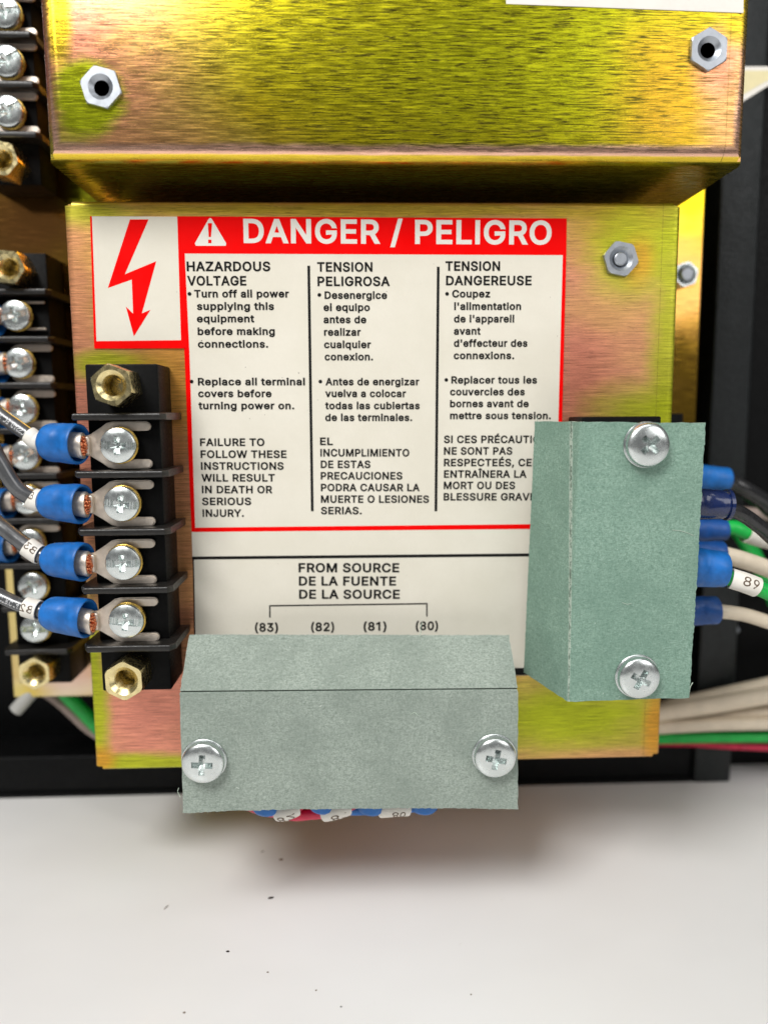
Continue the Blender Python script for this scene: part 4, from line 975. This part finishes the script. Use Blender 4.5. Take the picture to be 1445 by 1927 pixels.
# rear leads (blurred)
RL = ['first', 'second', 'third', 'fourth', 'fifth', 'sixth']
for k, (u, v) in enumerate(RS[:6]):
    lead('tinned fork under the %s screw from top of the long rear terminal block' % RL[k], (u + (2, 12, 12, 12, 10, 6)[k], v), RY + 1.1, (u - 36, v + 8), (u - 100, v + 8), 3.6, 2.9,
         [(u - 120, v, 183), (u - 180, v - 20, 186), (u - 320, v - 60, 196)], 1.5, neck=4.6, group='blurred fork terminals on the rear terminal blocks', half=(3.2, 4.35, 4.35, 4.35, 4.1, 4.35)[k])
for k, (u, v) in enumerate(US[1:]):
    lead('tinned fork terminal under the %s visible screw of the terminal block beside the upper box' % ('topmost', 'middle', 'lowest')[k], (u + 2, v), RY + 1.1, (u - 60, v + 4), (u - 120, v + 4), 3.6, 2.9,
         [(u - 140, v, 183), (u - 200, v - 20, 186), (u - 330, v - 60, 196)], 1.5, group='blurred fork terminals on the rear terminal blocks')
# leads at the right of the upright cover
GR = 'wires leaving the right side of the upright cover'
lead('black wire from the blurred top blue crimp at the right of the upright cover', None, 0, (1300, 898), (1372, 902), 3.2, 2.9, [(1376, 908, 183), (1400, 921, 183), (1430, 940, 184), (1480, 975, 186), (1650, 1035, 189)], 2.1, 'wire_dark',
     yc=182, fork=False, square=True, group=GR)
lead('black wire from the glossy navy crimp at the right of the upright cover', None, 0, (1296, 948), (1371, 950), 3.15, 2.9, [(1374, 958, 149), (1400, 970, 150), (1430, 992, 151), (1490, 1035, 153), (1660, 1095, 156)], 1.5, 'wire_dark',
     yc=149, fork=False, square=True, rim=True, blue='navy', group=GR)
lead('green wire with a cream sleeve, from the crimp under the navy one', None, 0, (1296, 998), (1367, 997), 2.7, 2.6, [(1376, 993, 176), (1400, 1002, 176), (1430, 1012, 177), (1500, 1030, 178), (1670, 1090, 181)], 1.75,
     'wire_green', yc=176, fork=False, square=True, blue='blue_dark', group=GR, sleeve=(6.4, 16), sleeve_r=2.25, mark=('93', 0.8, 2.6, 1.8, False), mark_ang=0.6)
lead('green wire marked 89 from the bright blue crimp at the right of the upright cover', None, 0, (1296, 1066), (1364, 1072), 4.0, 3.7, [(1362, 1084, 149), (1380, 1090, 148.5), (1402, 1097, 148), (1425, 1106, 148), (1460, 1122, 148), (1500, 1140, 148), (1670, 1200, 151)], 1.55,
     'wire_green', yc=149.5, fork=False, square=True, group=GR, sleeve=(2.9, 8.6), sleeve_r=2.05, mark=('89', 1.9, 2.6, 1.9, False), mark_ang=0.25)
lead('cream wire between the two green wires at the right of the upright cover', None, 0, (1290, 1042), (1362, 1042), 2.9, 2.9, [(1372, 1047, 168), (1400, 1055, 168), (1440, 1069, 169), (1500, 1095, 170), (1670, 1155, 173)], 1.95,
     'wire_cream', yc=168, fork=False, square=True, blue='blue_dark', group=GR)
lead('cream wire from the lowest blue crimp at the right of the upright cover', None, 0, (1292, 1150), (1350, 1148), 3.3, 3.2, [(1360, 1151, 165), (1400, 1157, 165), (1440, 1169, 165), (1500, 1190, 165), (1670, 1250, 168)], 1.55,
     'wire_cream', yc=165, fork=False, square=True, blue='blue_dark', group=GR)
def wire(label, pts, r, mat, group=None, name='loose_wire'):
    path = catmull([P(*p) for p in pts], 12)
    bm = bmesh.new(); tube(bm, path, r, n=20)
    o = build(name, bm, mat, None, path[0], smooth=60)
    return tag(o, label, 'wire', group)
wire('green wire crossing down behind the sleeves at the right edge of the picture', [(1380, 985, 196), (1405, 1022, 196), (1425, 1060, 196), (1450, 1100, 196), (1480, 1150, 196), (1650, 1210, 199)], 2.2, 'wire_green')
wire('short brown wire behind the black wires at the right edge', [(1380, 966, 199), (1412, 966, 198), (1440, 970, 198), (1490, 978, 198), (1660, 1038, 201)], 1.6, 'wire_grey')
GB = 'wire bundle right of the lower box'
wire('uppermost cream wire of the bundle at the lower right', [(1180, 1352, 201), (1248, 1333, 200), (1330, 1313, 199), (1445, 1288, 198), (1520, 1270, 198), (1690, 1330, 201)], 2.0, 'wire_cream', GB)
wire('thick cream wire second from the top of the bundle at the lower right', [(1180, 1351, 198), (1248, 1341, 197), (1340, 1327, 196), (1445, 1309, 195), (1520, 1296, 195), (1690, 1356, 198)], 2.3, 'wire_cream', GB)
wire('cream wire third from the top of the bundle at the lower right', [(1180, 1377, 200), (1248, 1369, 199), (1340, 1354, 198), (1445, 1340, 197), (1520, 1331, 197), (1690, 1391, 200)], 1.9, 'wire_cream', GB)
wire('cream wire just above the green wire at the lower right', [(1180, 1372, 197), (1248, 1369, 196), (1340, 1364, 195), (1445, 1362, 194), (1520, 1361, 194), (1690, 1421, 197)], 1.7, 'wire_cream', GB)
wire('green wire along the bottom of the bundle at the lower right', [(1180, 1391, 199), (1248, 1390, 198), (1340, 1388, 197), (1445, 1387, 196), (1520, 1387, 196), (1690, 1447, 199)], 1.45, 'wire_green', GB)
wire('red wire at the very bottom of the bundle at the lower right', [(1180, 1396, 201), (1300, 1398, 200), (1360, 1402, 199), (1445, 1406, 198), (1520, 1409, 198), (1690, 1469, 201)], 1.1, 'wire_red', GB)
wire('green wire below the corner of the rear plate at the lower left', [(100, 1280, 197), (130, 1312, 197), (160, 1342, 198), (190, 1375, 199), (240, 1420, 200)], 1.8, 'wire_green')
wire('grey brown wire curving under the rear plate at the lower left', [(70, 1290, 199), (110, 1318, 199), (140, 1345, 199), (170, 1372, 199), (230, 1410, 200)], 1.5, 'wire_grey')
bm = bmesh.new(); a, b = P(27, 1340, 192.5), P(60, 1304, 194.6)
tube(bm, [a, a.lerp(b, .04), a.lerp(b, .1), b], [1.1, 1.6, 1.75, 1.75], n=20)
tag(build('nylon_peg', bm, 'peg', None, a, smooth=60), 'white nylon peg poking out under the corner of the rear plate', 'peg')
# leads peeping out under the wide cover
GC = 'wires under the wide cover'
for (lab, u0, v0, u1, v1, us, vs, mt, mk) in (
        ('red wire with white sleeve leftmost under the wide grey green cover', 575, 1506, 485, 1520, 540, 1526, 'wire_red', '82'),
        ('red wire with white sleeve marked 81 in the middle under the wide grey green cover', 672, 1506, 540, 1531, 634, 1524, 'wire_red', '81'),
        ('blue wire with white sleeve rightmost under the wide grey green cover', 790, 1512, 640, 1519, 742, 1519, 'blue', '80')):
    yy = 147.0
    pts = [P(u0 + 45, v0 - 40, 152), P(u0, v0, 149), P(us, vs, yy), P((us + u1) / 2, (vs + v1) / 2 + 3, 149), P(u1, v1, 151), P(u1 - 70, v1 - 30, 153)]
    t = empty('lead_wire', pts[2], lab, 'wire', GC)
    path = catmull(pts, 12)
    bm = bmesh.new(); tube(bm, path, 1.25, n=18); build('insulation', bm, mt, t, smooth=60)
    seg = path[18:31]
    bm = bmesh.new(); tube(bm, [seg[0]] + seg + [seg[-1]], [1.3] + [1.85] * len(seg) + [1.3], n=24, cap0=False, cap1=False); sv = build('marker_sleeve', bm, 'sleeve', t, smooth=50)
    bm = bmesh.new(); wrap_letter(bm, mk, seg, 1.0, 2.2, 1.6, 1.85, -0.5, 0.003, True); build('marker_number', bm, 'ink_brown', sv)
for k, (u, lab) in enumerate(((500, 'leftmost'), (606, 'second'), (697, 'third'), (795, 'rightmost'))):
    a, b = P(u + 6, 1470, 148), P(u, (1528, 1524, 1527, 1525)[k], 148)
    bm = bmesh.new(); tube(bm, [a, a.lerp(b, .5), a.lerp(b, .85), a.lerp(b, .96), b], [3.2, 3.2, 3.0, 2.4, 1.3], n=28)
    tag(build('crimp_barrel', bm, 'blue', None, a, smooth=60), '%s blue crimp barrel peeping out below the wide grey green cover' % lab, 'crimp barrel', 'crimp barrels below the wide cover')

# ------------------------------------------------------------------ fibre covers
def jit(p, k, a): return a * mnoise.noise(Vector((p * k, 3.7, 1.1)))
def sheet(parent, panels, mat, th=0.85, seed=0):
    """panels: list of 4-corner patches (A,B,C,D) joined along the fold; returns one mesh with ragged cut rims"""
    bm = bmesh.new()
    return bm
def grid_cover(front, flap, mat, parent, axis_fold, nu=150, groove=0.35, sag=0.0, rag=0.17, th=0.85, bow=0.0):
    """front: corners fold0, fold1, far1, far0 ; flap: far corners over fold0, fold1"""
    f0, f1, e1, e0 = front; g0, g1 = flap
    rows = []
    def lerp(a, b, t): return a + (b - a) * t
    dfront = [0.0, 0.012, 0.03, 0.06] + [0.06 + 0.94 * i / 16 for i in range(1, 17)]
    dflap = [1.0] + [1 - i / 10 for i in range(1, 10)] + [0.06, 0.025]
    for t in dflap: rows.append([lerp(lerp(f0, f1, s / nu), lerp(g0, g1, s / nu), t) for s in range(nu + 1)])
    gr = [lerp(f0, f1, s / nu) + Vector((0, groove, 0)) for s in range(nu + 1)]
    rows.append(gr)
    for t in dfront[1:]:
        r = []
        for s in range(nu + 1):
            p = lerp(lerp(f0, f1, s / nu), lerp(e0, e1, s / nu), t)
            q = s / nu
            far = (e0 - f0).normalized()
            p = p - far * (sag * 4 * q * (1 - q) * t)
            p.y -= bow * math.sin(PI * t) * 0.6
            r.append(p)
        rows.append(r)
    # ragged rims
    for j, r in enumerate(rows):
        along = (f1 - f0).normalized()
        r[0] = r[0] + along * (rag * mnoise.noise(Vector((j * 1.7, 2.2, r[0].x))) - rag * 0.2)
        r[-1] = r[-1] + along * (rag * mnoise.noise(Vector((j * 1.9, 7.2, r[-1].x))))
    for s in range(nu + 1):
        d = (rows[-1][s] - rows[-2][s]).normalized()
        rows[-1][s] = rows[-1][s] + d * (rag * 1.4 * (random.random() - 0.5) * 1.1 * random.random() + rag * 0.9 * mnoise.noise(Vector((s * 0.11, 9.2, e0.x))) + rag * 0.6 * mnoise.noise(Vector((s * 0.37, 2.2, e0.x))))
        d = (rows[0][s] - rows[1][s]).normalized()
        rows[0][s] = rows[0][s] + d * (rag * (random.random() - 0.5) * random.random() + rag * 0.6 * mnoise.noise(Vector((s * 0.21, 1.2, e0.x))))
    bm = bmesh.new()
    nr = len(rows)
    fr_v = [[bm.verts.new(p) for p in r] for r in rows]
    nflap = (g0 - f0).cross(f1 - f0).normalized()
    if nflap.y < 0: nflap = -nflap
    nfr = Vector((0, 1, 0)); kf = len(dflap)
    bk_v = []
    for j, r in enumerate(rows):
        nn = nflap if j < kf - 1 else (nfr if j > kf + 1 else (nflap + nfr).normalized())
        bk_v.append([bm.verts.new(p + nn * th) for p in r])
    for j in range(nr - 1):
        for s in range(nu):
            bm.faces.new((fr_v[j][s], fr_v[j][s + 1], fr_v[j + 1][s + 1], fr_v[j + 1][s]))
            bm.faces.new((bk_v[j][s], bk_v[j + 1][s], bk_v[j + 1][s + 1], bk_v[j][s + 1]))
    rim = []
    for j in range(nr - 1):
        rim.append(bm.faces.new((fr_v[j][0], fr_v[j + 1][0], bk_v[j + 1][0], bk_v[j][0])))
        rim.append(bm.faces.new((fr_v[j][nu], bk_v[j][nu], bk_v[j + 1][nu], fr_v[j + 1][nu])))
    for s in range(nu):
        rim.append(bm.faces.new((fr_v[0][s], bk_v[0][s], bk_v[0][s + 1], fr_v[0][s + 1])))
        rim.append(bm.faces.new((fr_v[-1][s], fr_v[-1][s + 1], bk_v[-1][s + 1], bk_v[-1][s])))
    for f in rim: f.material_index = 1
    return build('folded_sheet', bm, [mat, 'fibre_edge'], parent, smooth=32)
YC = 141.8
def screw_on(parent, u, v, rot):
    p = P(u, v, YC - 0.6)
    s = place(PAN, parent, p, rot)
    w = WASHER.copy(); COL.objects.link(w); w.parent = s; w.location = (0, 0.0006, 0); w.name = 'washer'
    return s
cv = empty('terminal_cover', P(656, 1527, YC), 'wide grey green fibre cover folded across its top, at the bottom of the lower box', 'terminal cover', 'folded fibre covers with two screws')
grid_cover((P(339, 1303, YC), P(974, 1297, YC), P(974, 1523, YC), P(345, 1530, YC)), (P(357, 1194, 151.5), P(957, 1195, 151.5)), 'fibre', cv, 0, sag=0.55, groove=0.95)
def fibre(parent, pts, Y, r=0.07):
    bm = bmesh.new(); path = catmull([P(u, v, Y) for u, v in pts], 6)
    tube(bm, path, [r] * (len(path) - 1) + [r * 0.3], n=8); build('loose_fibre', bm, 'fibre_edge', parent, smooth=60)
fibre(cv, [(789, 1197), (792, 1190), (791, 1181), (795, 1170)], 150.8); fibre(cv, [(772, 1345), (780, 1341), (787, 1347)], 141.75, 0.05)
fibre(cv, [(340, 1500), (335, 1490), (337, 1482)], 142, 0.06)
screw_on(cv, 384, 1432, 0.06); screw_on(cv, 930, 1422, 0.2)
cv2 = empty('terminal_cover', P(1190, 1318, YC), 'upright green fibre cover folded along its left side, overlapping the danger label', 'terminal cover', 'folded fibre covers with two screws')
grid_cover((P(1068, 1320, YC), P(1091, 794, YC), P(1327, 796, YC), P(1296, 1313, YC)), (P(985, 1265, 156.7), P(1006, 793, 156.7)), 'fibre_green', cv2, 1, sag=-0.1, groove=0.18)
fibre(cv2, [(1297, 1302), (1298, 1293), (1303, 1284)], 142.0, 0.08); fibre(cv2, [(1264, 997), (1284, 1000), (1306, 1008)], 141.75, 0.05)
fibre(cv2, [(1170, 1134), (1180, 1137), (1188, 1135)], 141.75, 0.05); fibre(cv2, [(1012, 794), (1010, 789), (1013, 785)], 156.5, 0.06)
screw_on(cv2, 1216, 837, PI / 4 + 0.03); screw_on(cv2, 1199, 1273, 0.5)

# ------------------------------------------------------------------ dust on the table
def on_table(u, v):
    d = Vector((u - CX, v - CY, F)); w = Vector((_x.dot(d), _y.dot(d), _z.dot(d)))
    w = w * (-H / w.z); return Vector((w.x, w.y, 0))
M['dust_dark'] = plain('dark_dust', (0.03, 0.022, 0.018), 0, 0.8)
M['dust_brown'] = plain('brown_dust', (0.16, 0.11, 0.07), 0, 0.8)
M['dust_grey'] = plain('pale_dust', (0.42, 0.40, 0.38), 0, 0.8)
for (u, v, l, w, rot, mt, lab) in (
        (510, 1690, 1.4, 0.7, 0.3, 'dust_dark', 'largest dark speck of dirt on the white table'),
        (529, 1618, 1.0, 0.7, 0.2, 'dust_brown', 'brown speck of dirt on the table nearest below the wide cover'),
        (429, 1791, 0.7, 0.5, 0.0, 'dust_dark', 'small round dark speck on the table left of the middle'),
        (313, 1708, 1.6, 0.5, 1.2, 'dust_grey', 'pale elongated crumb at the left of the table'),
        (595, 1864, 0.4, 0.3, 0.5, 'dust_brown', 'tiny brown speck near the bottom of the picture'),
        (642, 1895, 0.4, 0.3, 0.0, 'dust_dark', 'tiny dark speck nearest the bottom edge, right of the brown one'),
        (504, 1785 + 45, 0.4, 0.3, 0.0, 'dust_brown', 'tiny speck right of the small round dark speck'),
        (347, 1906, 0.5, 0.4, 0.0, 'dust_brown', 'tiny brown speck at the lower left of the table'),
        (494, 1603, 1.0, 0.6, 0.8, 'dust_grey', 'pale crumb on the table below the left of the wide cover'),
        (886, 1872, 0.35, 0.3, 0.0, 'dust_brown', 'tiny speck at the lower right of the table')):
    bm = bmesh.new(); q = on_table(u, v)
    bmesh.ops.create_icosphere(bm, subdivisions=2, radius=0.5)
    for vv in bm.verts:
        k = 1 + 0.35 * mnoise.noise(vv.co * 3 + Vector((u, v, 0)))
        x, y, z = vv.co.x * l * k, vv.co.y * w * k, max(-0.12, vv.co.z * 0.5 * w * k) + 0.12
        vv.co = Vector((q.x + x * math.cos(rot) - y * math.sin(rot), q.y + x * math.sin(rot) + y * math.cos(rot), z * 0.6))
    tag(build('dust_speck', bm, mt, None, q, smooth=60), lab, 'speck', 'specks of dirt on the table')

for o in (PAN, WASHER, BIND, CLAMP, STAND, RIVET, STUD, STUDPIN):
    bpy.data.objects.remove(o)
